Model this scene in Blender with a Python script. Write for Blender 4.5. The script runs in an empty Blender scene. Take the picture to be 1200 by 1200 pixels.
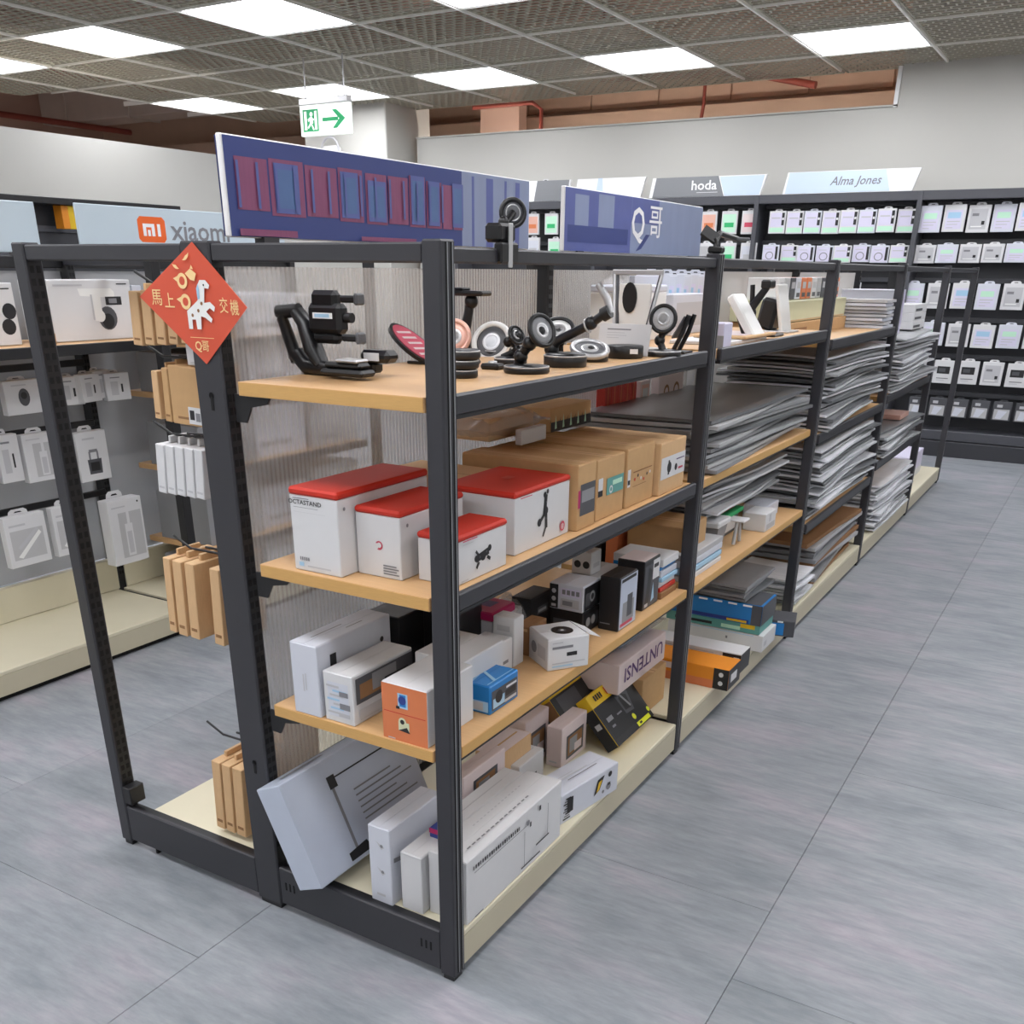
import bpy, bmesh, math, random
from mathutils import Matrix, Vector
random.seed(7)
SC = bpy.context.scene
COL = SC.collection
# ---------------------------------------------------------------- camera, world, exposure
cd = bpy.data.cameras.new('camera'); cam = bpy.data.objects.new('camera', cd); COL.objects.link(cam)
cd.sensor_width = 36.0; cd.sensor_fit = 'HORIZONTAL'; cd.lens = 33.525
cd.shift_x = 0.00225; cd.shift_y = 0.19168; cd.clip_start = 0.05; cd.clip_end = 60
cam.matrix_world = Matrix(((0.857948, -0.221272, 0.463642, 0.896313), (0.513666, 0.354473, -0.781342, -1.296003), (0.008540, 0.908508, 0.417779, 1.358827), (0.000000, 0.000000, 0.000000, 1.000000)))
SC.camera = cam
w = bpy.data.worlds.new('world'); SC.world = w; w.use_nodes = True
w.node_tree.nodes['Background'].inputs[0].default_value = (1, 1, 1, 1)
w.node_tree.nodes['Background'].inputs[1].default_value = 0.25
SC.view_settings.view_transform = 'Standard'; SC.view_settings.look = 'None'
SC.view_settings.gamma = 1.0; SC.view_settings.use_curve_mapping = False
SC.view_settings.exposure = 0.40
LIGHT_STRENGTH = 9.0

# ---------------------------------------------------------------- materials
def lin(h):
    h = h.lstrip('#'); c = [int(h[i:i+2], 16) / 255 for i in (0, 2, 4)]
    return tuple(x / 12.92 if x <= 0.04045 else ((x + 0.055) / 1.055) ** 2.4 for x in c) + (1,)
MATS = {}
def M(name, hexc=None, rough=0.5, metal=0.0, noise=0.0, scale=30.0, bump=0.0, stretch=None, spec=0.5):
    """A procedural principled material, with a little grain in its colour and relief."""
    if name in MATS: return MATS[name]
    m = bpy.data.materials.new(name); m.use_nodes = True; nt = m.node_tree
    b = nt.nodes['Principled BSDF']
    b.inputs['Base Color'].default_value = lin(hexc); b.inputs['Roughness'].default_value = rough
    b.inputs['Metallic'].default_value = metal; b.inputs['Specular IOR Level'].default_value = spec
    if noise or bump:
        tc = nt.nodes.new('ShaderNodeTexCoord'); mp = nt.nodes.new('ShaderNodeMapping')
        nz = nt.nodes.new('ShaderNodeTexNoise'); nz.inputs['Scale'].default_value = scale; nz.inputs['Detail'].default_value = 4
        if stretch: mp.inputs['Scale'].default_value = stretch
        nt.links.new(tc.outputs['Object'], mp.inputs[0]); nt.links.new(mp.outputs[0], nz.inputs['Vector'])
        if noise:
            mx = nt.nodes.new('ShaderNodeMix'); mx.data_type = 'RGBA'
            c = lin(hexc)
            mx.inputs[6].default_value = tuple(x * (1 - noise) for x in c[:3]) + (1,)
            mx.inputs[7].default_value = tuple(min(1, x * (1 + noise)) for x in c[:3]) + (1,)
            nt.links.new(nz.outputs['Fac'], mx.inputs[0]); nt.links.new(mx.outputs[2], b.inputs['Base Color'])
        if bump:
            bp = nt.nodes.new('ShaderNodeBump'); bp.inputs['Strength'].default_value = bump; bp.inputs['Distance'].default_value = 0.002
            nt.links.new(nz.outputs['Fac'], bp.inputs['Height']); nt.links.new(bp.outputs[0], b.inputs['Normal'])
    MATS[name] = m; return m
def emis(name, hexc, s):
    m = bpy.data.materials.new(name); m.use_nodes = True; nt = m.node_tree
    b = nt.nodes['Principled BSDF']; b.inputs['Base Color'].default_value = lin(hexc)
    b.inputs['Emission Color'].default_value = lin(hexc); b.inputs['Emission Strength'].default_value = s
    MATS[name] = m; return m
def clear_mat(name, tint, alpha, rough=0.12):
    """Thin clear or milky plastic: part of the light goes straight through."""
    m = bpy.data.materials.new(name); m.use_nodes = True; nt = m.node_tree; b = nt.nodes['Principled BSDF']
    b.inputs['Base Color'].default_value = lin(tint); b.inputs['Roughness'].default_value = rough
    b.inputs['Alpha'].default_value = alpha
    MATS[name] = m; return m
M('dark_metal', '#323237', 0.40, 0.0, 0.06, 60)
M('black_metal', '#19191c', 0.45, 0.0, 0.08, 60)
M('slot_black', '#060607', 0.8)
M('cream_steel', '#d6cfb6', 0.4, 0, 0.03, 12)
M('cream_side', '#c0b8a0', 0.45, 0, 0.03, 12)
M('wood', '#d2a878', 0.45, 0, 0.10, 14, 0.15, (1.2, 14, 6))
M('wood_edge', '#c99e5f', 0.5, 0, 0.12, 20, 0.1, (2, 2, 30))
M('white_wall', '#c3c2bd', 0.85, 0, 0.02, 3)
M('white_card', '#d2d2d4', 0.5, 0, 0.015, 40)
M('white_cool', '#cbced8', 0.45, 0, 0.02, 40)
M('pink_white', '#d9c9c8', 0.5, 0, 0.02, 40)
M('grey_card', '#b4b4b6', 0.55, 0, 0.04, 30)
M('mid_grey', '#8c8d90', 0.5, 0, 0.04, 30)
M('dark_grey', '#4c4d52', 0.5, 0, 0.04, 30)
M('silver_card', '#b9c1d1', 0.35, 0.1, 0.04, 20)
M('kraft', '#c09a6c', 0.75, 0, 0.08, 50, 0.1)
M('kraft_light', '#d0ab80', 0.75, 0, 0.10, 40, 0.1, (8, 8, 1))
M('kraft_dark', '#8d6642', 0.75, 0, 0.08, 50, 0.1)
M('red_lid', '#bf2916', 0.62, 0, 0.03, 20)
M('red', '#c03325', 0.5)
M('pinkred', '#c2455c', 0.5)
M('sticker_red', '#cf5238', 0.45, 0, 0.06, 4)
M('gold', '#f0cf95', 0.45)
M('black_card', '#1c1c1f', 0.4, 0, 0.1, 30)
M('black_plastic', '#161618', 0.35, 0, 0.1, 60)
M('grey_plastic', '#55565a', 0.4)
M('silver', '#c4c4c6', 0.3, 0.6)
M('white_plastic', '#e6e6e4', 0.35)
M('orange_card', '#d2794c', 0.5, 0, 0.05, 30)
M('orange', '#e08a20', 0.5, 0, 0.05, 30)
M('blue', '#1d78bd', 0.35, 0, 0.08, 20)
M('deep_blue', '#2b3c86', 0.45, 0, 0.05, 20)
M('light_blue', '#9fc4de', 0.45)
M('magenta', '#b21c5e', 0.45, 0, 0.08, 20)
M('yellow', '#e0b81e', 0.45, 0, 0.06, 20)
M('acid', '#d8dc2a', 0.45)
M('green', '#2fae6a', 0.5)
M('mint', '#b9e2c9', 0.5)
M('lilac', '#cfcbe0', 0.5)
M('purple_ink', '#5a3b72', 0.5)
M('ink', '#1d1d20', 0.5)
M('ink_grey', '#7d7d82', 0.5)
M('ink_light', '#b9b9bd', 0.5)
M('cream_card', '#cfd0ae', 0.55, 0, 0.03, 30)
M('teal', '#5d9b94', 0.5)
M('rose', '#e0b0a0', 0.35, 0.3)
M('sleeve_grey', '#a9abad', 0.25, 0, 0.10, 9, 0.2)
M('sleeve_white', '#e4e5ea', 0.25, 0, 0.08, 9, 0.2)
M('sleeve_dark', '#6d6f72', 0.3, 0, 0.12, 9, 0.2)
M('grid_metal', '#b9b6a6', 0.45, 0, 0.04, 20)
M('plenum_brown', '#c2a191', 0.85, 0, 0.25, 1.2, 0.0)
M('plenum_tan', '#d0b29c', 0.85, 0, 0.2, 2.0)
M('runner_white', '#fbf9f2', 0.4)
M('plenum_dark', '#4a4240', 0.85, 0, 0.2, 2.0)
M('duct', '#cfc4ba', 0.5, 0.3, 0.1, 5)
M('pipe_red', '#8a4034', 0.5)
M('slatwall', '#34353a', 0.5, 0, 0.06, 20)
M('slatbar', '#4b4c52', 0.4, 0, 0.06, 20)
M('sign_white', '#e9e9ea', 0.4)
M('sign_cool', '#bccad3', 0.4)
M('sign_blue', '#c4d4ea', 0.4)
M('sign_grey', '#7c7e82', 0.4)
M('poster_blue', '#39457e', 0.3, 0, 0.08, 5)
M('poster_steel', '#8490ae', 0.3, 0, 0.10, 6, 0, (1, 3, 1))
M('poster_red', '#80486a', 0.35, 0, 0.15, 25, 0, (1, 8, 1))
M('poster_teal', '#4f6a98', 0.35, 0, 0.15, 25)
M('poster_dim', '#56609a', 0.35, 0, 0.12, 15)
M('mi_orange', '#e2611f', 0.4)
M('exit_green', '#2bb673', 0.5)
emis('added_fill_glow', '#fff6ec', 26.0)  # glow of the added fill tubes, which stay out of view
emis('exit_white', '#eef5ef', 0.55)
emis('lamp', '#fafbff', LIGHT_STRENGTH)
clear_mat('polycarbonate', '#cdc8c4', 0.20, 0.2)
clear_mat('poly_rib', '#dedad6', 0.36, 0.25)
clear_mat('frosted', '#b9babc', 0.62, 0.3)
clear_mat('clear_bag', '#c9ccd2', 0.35, 0.15)
clear_mat('acrylic', '#dfe3e6', 0.45, 0.1)

def floor_material():
    m = bpy.data.materials.new('floor_vinyl'); m.use_nodes = True; nt = m.node_tree; b = nt.nodes['Principled BSDF']
    N = nt.nodes.new; L = nt.links.new
    g = N('ShaderNodeNewGeometry'); mp = N('ShaderNodeMapping'); mp.inputs['Scale'].default_value = (1.0, 2.6, 1)
    L(g.outputs['Position'], mp.inputs[0])
    n1 = N('ShaderNodeTexNoise'); n1.inputs['Scale'].default_value = 2.0; n1.inputs['Detail'].default_value = 6; n1.inputs['Roughness'].default_value = 0.62
    L(mp.outputs[0], n1.inputs['Vector'])
    r1 = N('ShaderNodeValToRGB'); e = r1.color_ramp.elements
    e[0].position = 0.30; e[0].color = lin('#7b8187'); e[1].position = 0.72; e[1].color = lin('#a79fa8')
    k = e.new(0.5); k.color = lin('#91959a')
    L(n1.outputs['Fac'], r1.inputs[0])
    mp2 = N('ShaderNodeMapping'); mp2.inputs['Scale'].default_value = (4.0, 19, 1); L(g.outputs['Position'], mp2.inputs[0])
    n2 = N('ShaderNodeTexNoise'); n2.inputs['Scale'].default_value = 2.2; n2.inputs['Detail'].default_value = 8; n2.inputs['Roughness'].default_value = 0.7
    L(mp2.outputs[0], n2.inputs['Vector'])
    r2 = N('ShaderNodeValToRGB'); e = r2.color_ramp.elements
    e[0].position = 0.36; e[0].color = (0.70, 0.72, 0.74, 1); e[1].position = 0.62; e[1].color = (1.12, 1.12, 1.12, 1)
    L(n2.outputs['Fac'], r2.inputs[0])
    mx = N('ShaderNodeMix'); mx.data_type = 'RGBA'; mx.blend_type = 'MULTIPLY'; mx.inputs[0].default_value = 0.55
    L(r1.outputs[0], mx.inputs[6]); L(r2.outputs[0], mx.inputs[7])
    oi = N('ShaderNodeObjectInfo'); mr = N('ShaderNodeMapRange'); mr.inputs[3].default_value = 0.94; mr.inputs[4].default_value = 1.05
    L(oi.outputs['Random'], mr.inputs[0])
    mv = N('ShaderNodeVectorMath'); mv.operation = 'SCALE'; L(mx.outputs[2], mv.inputs[0]); L(mr.outputs[0], mv.inputs['Scale'])
    L(mv.outputs[0], b.inputs['Base Color'])
    b.inputs['Roughness'].default_value = 0.42; b.inputs['Specular IOR Level'].default_value = 0.35
    bp = N('ShaderNodeBump'); bp.inputs['Strength'].default_value = 0.06; bp.inputs['Distance'].default_value = 0.002
    L(n2.outputs['Fac'], bp.inputs['Height']); L(bp.outputs[0], b.inputs['Normal'])
    MATS['floor_vinyl'] = m
floor_material()

# ---------------------------------------------------------------- mesh builder
class MB:
    def __init__(s): s.v = []; s.f = []; s.m = []; s.sm = []; s.mats = []
    def mi(s, mat):
        if mat not in s.mats: s.mats.append(mat)
        return s.mats.index(mat)
    def add(s, vs, fs, mat, smooth=False, T=None):
        o = len(s.v); i = s.mi(mat)
        s.v += [tuple(T @ Vector(p)) if T is not None else tuple(p) for p in vs]
        for f in fs: s.f.append(tuple(o + k for k in f)); s.m.append(i); s.sm.append(smooth)
        return s
    def box(s, x0, x1, y0, y1, z0, z1, mat, c=0.0, T=None):
        """A box; c chamfers its vertical and horizontal edges."""
        if c <= 0:
            v = [(x, y, z) for z in (z0, z1) for (x, y) in ((x0, y0), (x1, y0), (x1, y1), (x0, y1))]
            f = [(3, 2, 1, 0), (4, 5, 6, 7), (0, 1, 5, 4), (1, 2, 6, 5), (2, 3, 7, 6), (3, 0, 4, 7)]
            return s.add(v, f, mat, False, T)
        c = min(c, (x1-x0)*.45, (y1-y0)*.45, (z1-z0)*.45)
        v = []; ids = {}
        for sx in (0, 1):
            for sy in (0, 1):
                for sz in (0, 1):
                    X = (x0, x1)[sx]; Y = (y0, y1)[sy]; Z = (z0, z1)[sz]; dx = c*(1-2*sx); dy = c*(1-2*sy); dz = c*(1-2*sz)
                    ids[sx, sy, sz] = len(v); v += [(X, Y+dy, Z+dz), (X+dx, Y, Z+dz), (X+dx, Y+dy, Z)]
        I = lambda a, b, cc, k: ids[a, b, cc] + k
        f = []
        for q in (0, 1):
            A = [I(q,0,0,0), I(q,1,0,0), I(q,1,1,0), I(q,0,1,0)]; f.append(A if q else A[::-1])
            A = [I(0,q,0,1), I(1,q,0,1), I(1,q,1,1), I(0,q,1,1)]; f.append(A[::-1] if q else A)
            A = [I(0,0,q,2), I(1,0,q,2), I(1,1,q,2), I(0,1,q,2)]; f.append(A if q else A[::-1])
        for a in (0, 1):
            for b in (0, 1):
                fl = (a == b)
                A = [I(0,a,b,1), I(1,a,b,1), I(1,a,b,2), I(0,a,b,2)]; f.append(A if fl == False else A[::-1])
                A = [I(a,0,b,0), I(a,1,b,0), I(a,1,b,2), I(a,0,b,2)]; f.append(A if fl else A[::-1])
                A = [I(a,b,0,0), I(a,b,1,0), I(a,b,1,1), I(a,b,0,1)]; f.append(A if fl == False else A[::-1])
        for a in (0, 1):
            for b in (0, 1):
                for d in (0, 1):
                    A = [I(a,b,d,0), I(a,b,d,1), I(a,b,d,2)]; f.append(A if (a + b + d) % 2 else A[::-1])
        return s.add(v, f, mat, False, T)
    def prism(s, pts, z0, z1, mat, T=None, smooth=False):
        n = len(pts); v = [(x, y, z0) for x, y in pts] + [(x, y, z1) for x, y in pts]
        f = [tuple(range(n))[::-1], tuple(range(n, 2*n))]
        s.add(v, f, mat, False, T)
        return s.add(v, [(i, (i+1) % n, n+(i+1) % n, n+i) for i in range(n)], mat, smooth, T)
    def lathe(s, prof, mat, T=None, n=24, smooth=True):
        v = []; f = []
        for r, z in prof:
            for k in range(n): a = 2*math.pi*k/n; v.append((r*math.cos(a), r*math.sin(a), z))
        for j in range(len(prof)-1):
            for k in range(n): f.append((j*n+k, j*n+(k+1) % n, (j+1)*n+(k+1) % n, (j+1)*n+k))
        s.add(v, f, mat, smooth, T)
        caps = []
        if prof[0][0] > 1e-6: caps.append(tuple(range(n))[::-1])
        if prof[-1][0] > 1e-6: caps.append(tuple(range((len(prof)-1)*n, len(prof)*n)))
        if caps: s.add(v, caps, mat, False, T)
        return s
    def tube(s, pts, r, mat, n=8, T=None, flat=1.0):
        P = [Vector(p) for p in pts]; v = []; f = []; rr = r if isinstance(r, (list, tuple)) else [r]*len(P)
        up = None
        for i, p in enumerate(P):
            t = (P[min(i+1, len(P)-1)] - P[max(i-1, 0)]).normalized()
            a = Vector((0, 0, 1)) if abs(t.z) < 0.9 else Vector((0, 1, 0))
            x = t.cross(a).normalized() if up is None else (up - t*up.dot(t)).normalized()
            up = x; y = t.cross(x)
            for k in range(n): q = 2*math.pi*k/n; v.append(tuple(p + x*math.cos(q)*rr[i] + y*math.sin(q)*rr[i]*flat))
        for i in range(len(P)-1):
            for k in range(n): f.append((i*n+k, i*n+(k+1) % n, (i+1)*n+(k+1) % n, (i+1)*n+k))
        s.add(v, f, mat, True, T)
        return s.add(v, [tuple(range(n))[::-1], tuple(range((len(P)-1)*n, len(P)*n))], mat, False, T)
    def torus(s, R, r, mat, T=None, n=28, k=8):
        v = []; f = []
        for i in range(n):
            a = 2*math.pi*i/n
            for j in range(k):
                b = 2*math.pi*j/k; q = R + r*math.cos(b); v.append((q*math.cos(a), q*math.sin(a), r*math.sin(b)))
        for i in range(n):
            for j in range(k): f.append((i*k+j, ((i+1) % n)*k+j, ((i+1) % n)*k+(j+1) % k, i*k+(j+1) % k))
        return s.add(v, f, mat, True, T)
    def ball(s, c, r, mat, n=12):
        return s.lathe([(r*math.sin(math.pi*i/7), -r*math.cos(math.pi*i/7)) for i in range(8)], mat, Matrix.Translation(c), n)
    def mesh(s, name):
        me = bpy.data.meshes.new(name); me.from_pydata(s.v, [], s.f); me.update()
        for m in s.mats: me.materials.append(MATS[m])
        me.polygons.foreach_set('material_index', s.m); me.polygons.foreach_set('use_smooth', s.sm)
        return me
    def build(s, name, parent=None, loc=(0, 0, 0)):
        return mk(name, s.mesh(name), parent, loc)
def mk(name, me, parent=None, loc=(0, 0, 0), rz=0.0):
    o = bpy.data.objects.new(name, me); COL.objects.link(o); o.parent = parent; o.location = loc; o.rotation_euler = (0, 0, rz)
    if name == 'print': o['kind'] = 'stuff'
    return o
def tag(o, label, cat, group=None, kind=None):
    if label: o['label'] = label
    if cat: o['category'] = cat
    if group: o['group'] = group
    if kind: o['kind'] = kind
    return o
def thing(name, label, cat, loc=(0, 0, 0), rz=0.0, group=None, rot=None):
    o = bpy.data.objects.new(name, None); COL.objects.link(o); o.location = loc; o.empty_display_size = 0.05
    o.rotation_euler = rot if rot else (0, 0, rz); return tag(o, label, cat, group)
def struct(name, mb, parent=None, loc=(0, 0, 0)):
    o = mb.build(name, parent, loc)
    if parent is None: o['kind'] = 'structure'
    return o
def copy_tree(o, loc=None, rz=None, label=None, group=None):
    r = o.copy(); COL.objects.link(r)
    if loc is not None: r.location = loc
    if rz is not None: r.rotation_euler = (0, 0, rz)
    if label: r['label'] = label
    if group: r['group'] = group
    for ch in list(o.children):
        c = ch.copy(); COL.objects.link(c); c.parent = r
        for g in ch.children:
            d = g.copy(); COL.objects.link(d); d.parent = c
    return r
RX = lambda d: Matrix.Rotation(math.radians(d), 4, 'X')
RY = lambda d: Matrix.Rotation(math.radians(d), 4, 'Y')
RZ = lambda d: Matrix.Rotation(math.radians(d), 4, 'Z')
TR = lambda x, y, z: Matrix.Translation((x, y, z))
def aim(p, d):
    """Matrix that moves the origin to p and turns +z along d."""
    return Matrix.Translation(p) @ Vector((0, 0, 1)).rotation_difference(Vector(d)).to_matrix().to_4x4()
ORD = 'first second third fourth fifth sixth seventh eighth ninth tenth eleventh twelfth thirteenth fourteenth fifteenth sixteenth seventeenth eighteenth nineteenth twentieth twenty-first twenty-second twenty-third twenty-fourth twenty-fifth twenty-sixth'.split()

# text as flat meshes, letter shapes taken from the built-in font
_TXT = {}
def text_geo(s):
    if s not in _TXT:
        cu = bpy.data.curves.new('lettering', 'FONT'); cu.body = s; cu.resolution_u = 2; cu.align_x = 'CENTER'; cu.align_y = 'CENTER'; cu.offset = 0.014 if s.isascii() else 0.004
        o = bpy.data.objects.new('lettering', cu); COL.objects.link(o)
        dg = bpy.context.evaluated_depsgraph_get(); me = bpy.data.meshes.new_from_object(o.evaluated_get(dg))
        _TXT[s] = ([tuple(v.co) for v in me.vertices], [tuple(p.vertices) for p in me.polygons])
        bpy.data.objects.remove(o); bpy.data.meshes.remove(me); bpy.data.curves.remove(cu)
    return _TXT[s]

# prints on the six faces of a box: u to the reader's right, v up, both in metres from the face centre
class Print(MB):
    def __init__(s, sx, sy, sz):
        super().__init__(); s.n = 0
        s.F = {'f': (Matrix(((1,0,0,0),(0,0,-1,-sy/2),(0,1,0,sz/2),(0,0,0,1))), sx, sz),
               'r': (Matrix(((0,0,1,sx/2),(1,0,0,0),(0,1,0,sz/2),(0,0,0,1))), sy, sz),
               'l': (Matrix(((0,0,-1,-sx/2),(-1,0,0,0),(0,1,0,sz/2),(0,0,0,1))), sy, sz),
               'b': (Matrix(((-1,0,0,0),(0,0,1,sy/2),(0,1,0,sz/2),(0,0,0,1))), sx, sz),
               't': (Matrix(((1,0,0,0),(0,1,0,0),(0,0,1,sz),(0,0,0,1))), sx, sy),
               'T': (Matrix(((0,-1,0,0),(1,0,0,0),(0,0,1,sz),(0,0,0,1))), sy, sx)}
    def lift(s): s.n += 1; return 0.0006 + 0.00012 * s.n
    def rect(s, f, u0, u1, v0, v1, mat):
        T, a, b = s.F[f]; z = s.lift(); u0, u1, v0, v1 = (u0-.5)*a, (u1-.5)*a, (v0-.5)*b, (v1-.5)*b
        s.add([(u0,v0,z),(u1,v0,z),(u1,v1,z),(u0,v1,z)], [(0,1,2,3)], mat, False, T); return s
    def poly(s, f, pts, mat):
        T, a, b = s.F[f]; z = s.lift()
        s.add([((u-.5)*a, (v-.5)*b, z) for u, v in pts], [tuple(range(len(pts)))], mat, False, T); return s
    def disc(s, f, u, v, r, mat, n=18, ry=None):
        T, a, b = s.F[f]; z = s.lift(); ry = ry or r
        s.add([((u-.5)*a + r*math.cos(2*math.pi*k/n), (v-.5)*b + ry*math.sin(2*math.pi*k/n), z) for k in range(n)], [tuple(range(n))], mat, False, T); return s
    def text(s, f, u, v, size, t, mat, wid=1.0, shear=0.0, rot=0):
        T, a, b = s.F[f]; z = s.lift(); vs, fs = text_geo(t); c, q = math.cos(math.radians(rot)), math.sin(math.radians(rot)); out = []
        for x, y, _ in vs:
            X, Y = (x + shear*y)*size*wid, y*size; out.append(((u-.5)*a + X*c - Y*q, (v-.5)*b + X*q + Y*c, z))
        s.add(out, fs, mat, False, T); return s
    def lines(s, f, u0, u1, v0, v1, n, mat, fill=0.45):
        for k in range(n):
            vv = v1 - (v1-v0)*k/n; s.rect(f, u0, u0 + (u1-u0)*random.uniform(.65, 1), vv - (v1-v0)/n*fill, vv, mat)
        return s
# ================================================================ the room
CZ = 2.81
fl = MB().box(-12.5, 3.2, -4.2, 9.6, -0.12, -0.012, 'dark_grey'); floor = struct('floor', fl)
tile_me = MB().box(0.0005, 1.0095, 0.0005, 1.0795, -0.012, 0.0, 'floor_vinyl', 0.0008).mesh('floor_tile')
for i in range(-12, 3):
    x = -0.52 + 1.01*i; oy = 0.59 - 0.27*i
    j0 = math.floor((-4.2 - oy)/1.08)
    for j in range(j0, j0 + 14):
        y = oy + 1.08*j
        if x < -12.4 or x > 2.3 or y > 9.0: continue
        mk('floor_tile', tile_me, floor, (x, y, 0))
struct('wall_back', MB().box(-5.62, -1.0, 7.75, 7.9, 0, 2.545, 'white_wall').box(-1.0, 3.2, 7.75, 7.9, 0, 3.3, 'white_wall'))
struct('wall_left', MB().box(-6.12, -6.0, -4.2, 7.3, 0, 2.222, 'white_wall'))
struct('wall_right', MB().box(3.05, 3.2, -4.2, 7.75, 0, 3.3, 'white_wall'))
struct('wall_front', MB().box(-12.5, 3.2, -4.3, -4.15, 0, 3.3, 'white_wall'))
struct('trim_wall_top', MB().box(-5.62, -1.0, 7.73, 7.92, 2.545, 2.557, 'white_wall').box(-1.03, -1.0, 7.73, 7.92, 2.54, 2.81, 'sign_white'))
struct('column', MB().box(-6.75, -5.7, 7.35, 8.1, 0, 3.3, 'white_wall', 0.01))
# the hall beyond the partitions and the void above the ceiling grid
hb = MB().box(-12.5, 3.2, 9.5, 9.6, 0, 4.2, 'plenum_tan')
wfar = struct('wall_far', hb)
for k in range(9):
    x = -6.1 + k*0.78
    MB().box(x+.012, x+.768, 9.47, 9.5, 2.93, 3.6, 'plenum_tan').build('wall_panel', wfar)
struct('beam', MB().box(-12.4, 3.1, 9.2, 9.46, 2.3, 2.86, 'plenum_tan'))
struct('wall_end', MB().box(-12.6, -12.5, -4.2, 9.6, 0, 4.2, 'plenum_brown'))
struct('slab', MB().box(-12.5, 3.2, -4.2, 9.6, 3.75, 3.9, 'plenum_brown'))
struct('trim_partition', MB().box(-5.4, -4.93, 8.6, 8.75, 0, 3.3, 'plenum_brown'))
d = MB().box(-12.0, -3.6, 8.15, 8.6, 3.05, 3.4, 'duct', .01)
for k in range(7): d.box(-11.5+k*1.2, -11.47+k*1.2, 8.13, 8.62, 3.03, 3.42, 'duct')
tag(d.build('air_duct'), 'long grey metal air duct above the ceiling grid by the column', 'duct')
d = MB().box(-9.6, -9.1, -2, 8.0, 3.15, 3.5, 'duct', .01)
for k in range(8): d.box(-9.62, -9.08, -1.5+k*1.2, -1.47+k*1.2, 3.13, 3.52, 'duct')
tag(d.build('air_duct'), 'grey metal air duct running front to back over the left wall', 'duct')
t = MB().tube([(-4.2, 9.0, 3.12), (-2.6, 8.7, 3.02), (-1.9, 8.6, 2.86)], .03, 'pipe_red', 10)
t.tube([(-3.0, 8.78, 3.04), (-3.0, 8.78, 2.8), (-3.03, 8.76, 2.5)], .018, 'pipe_red').tube([(-4.2, 9.0, 3.12), (-4.2, 9.0, 3.695)], .012, 'pipe_red').ball((-3.0, 8.78, 3.04), .05, 'pipe_red')
tag(t.build('sprinkler_pipe'), 'rust red sprinkler pipe with a drop above the back partition', 'pipe')
t = MB().tube([(-5.3, 8.3, 2.86), (-4.6, 8.3, 2.86), (-4.5, 8.3, 2.8), (-4.5, 8.3, 2.2), (-4.5, 8.3, 0.005)], .02, 'pipe_red', 8)
tag(t.build('drain_pipe'), 'dark red thin pipe bent over the left end of the back partition', 'pipe')
for k, x in enumerate((-11.2, -8.1)):
    t = MB().tube([(x, -3, 3.0), (x, 8.9, 3.0)], .035, 'pipe_red', 8)
    tag(t.build('fire_pipe'), ('rust red pipe above the far left ceiling edge', 'rust red pipe above the left ceiling bays')[k], 'pipe')

# ceiling: open cell metal grid, one panel per cell, and main runners
ceiling = struct('ceiling', MB().box(-12.4, 3.1, -4.1, 9.4, 3.70, 3.749, 'plenum_brown'))
PX, PY = 0.785, 0.8133
xs = [-0.675 + PX*k for k in range(-11, 5)]; ys = [4.63 + PY*k for k in range(-11, 5)]
g = MB()
n1, n2 = 14, 10
for k in range(1, n1): y = PY*k/n1; g.box(.012, PX-.012, y-.0048, y+.0048, .006, .012, 'grid_metal')
for k in range(n1):
    for q in range(n2):
        x = PX*(q + (.75 if k % 2 else .25))/n2
        g.box(x-.0055, x+.0055, PY*k/n1+.006, PY*(k+1)/n1-.006, .006, .013, 'grid_metal')
for (a, b, c, e) in ((.011, .02, .011, PY-.011), (PX-.02, PX-.011, .011, PY-.011), (.011, PX-.011, .011, .02), (.011, PX-.011, PY-.02, PY-.011)): g.box(a, b, c, e, .003, .016, 'grid_metal')
grid_me = g.mesh('ceiling_tile')
lamp_cells = set()
for i in range(len(xs)-1):
    for j in range(len(ys)-1):
        lx = round((xs[i] - (-1.46))/PX); ly = round((ys[j] - (4.63 - PY))/PY)
        cx, cy = xs[i] + PX/2, ys[j] + PY/2
        if lx % 2 == 0 and ly % 3 == 0: lamp_cells.add((i, j)); continue
        if cy > 7.7 or (cx < -7.9 and cy > 5.3) or (cx < -8.7 and cy > 4.4): continue
        o = mk('ceiling_tile', grid_me, ceiling, (xs[i], ys[j], CZ))
lamp_frame = MB()
for (a, b, c, e) in ((.0, .022, 0, PY), (PX-.022, PX, 0, PY), (.022, PX-.022, 0, .022), (.022, PX-.022, PY-.022, PY)): lamp_frame.box(a, b, c, e, -.004, .05, 'white_plastic')
lamp_frame.box(.0, PX, 0, PY, .05, .062, 'white_plastic')
lf_me = lamp_frame.mesh('lamp_frame'); ld_me = MB().box(.022, PX-.022, .022, PY-.022, .004, .014, 'lamp').mesh('diffuser')
LABEL_LAMP = {(-6.17, 3.8): 'square ceiling light panel, second from left in the nearer row', (-4.6, 3.8): 'square ceiling light panel above the blue store sign, nearer row',
 (-7.74, 3.8): 'square ceiling light panel at the left end of the nearer row', (-3.03, 3.8): 'square ceiling light panel cut by the top edge of the frame',
 (-7.74, 6.3): 'square ceiling light panel at the left end of the farther row', (-6.17, 6.3): 'square ceiling light panel just behind the green exit sign',
 (-4.6, 6.3): 'square ceiling light panel right of the exit sign, farther row', (-3.03, 6.3): 'square ceiling light panel over the red sprinkler pipe',
 (-1.46, 6.3): 'square ceiling light panel at the right end of the farther row'}
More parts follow.
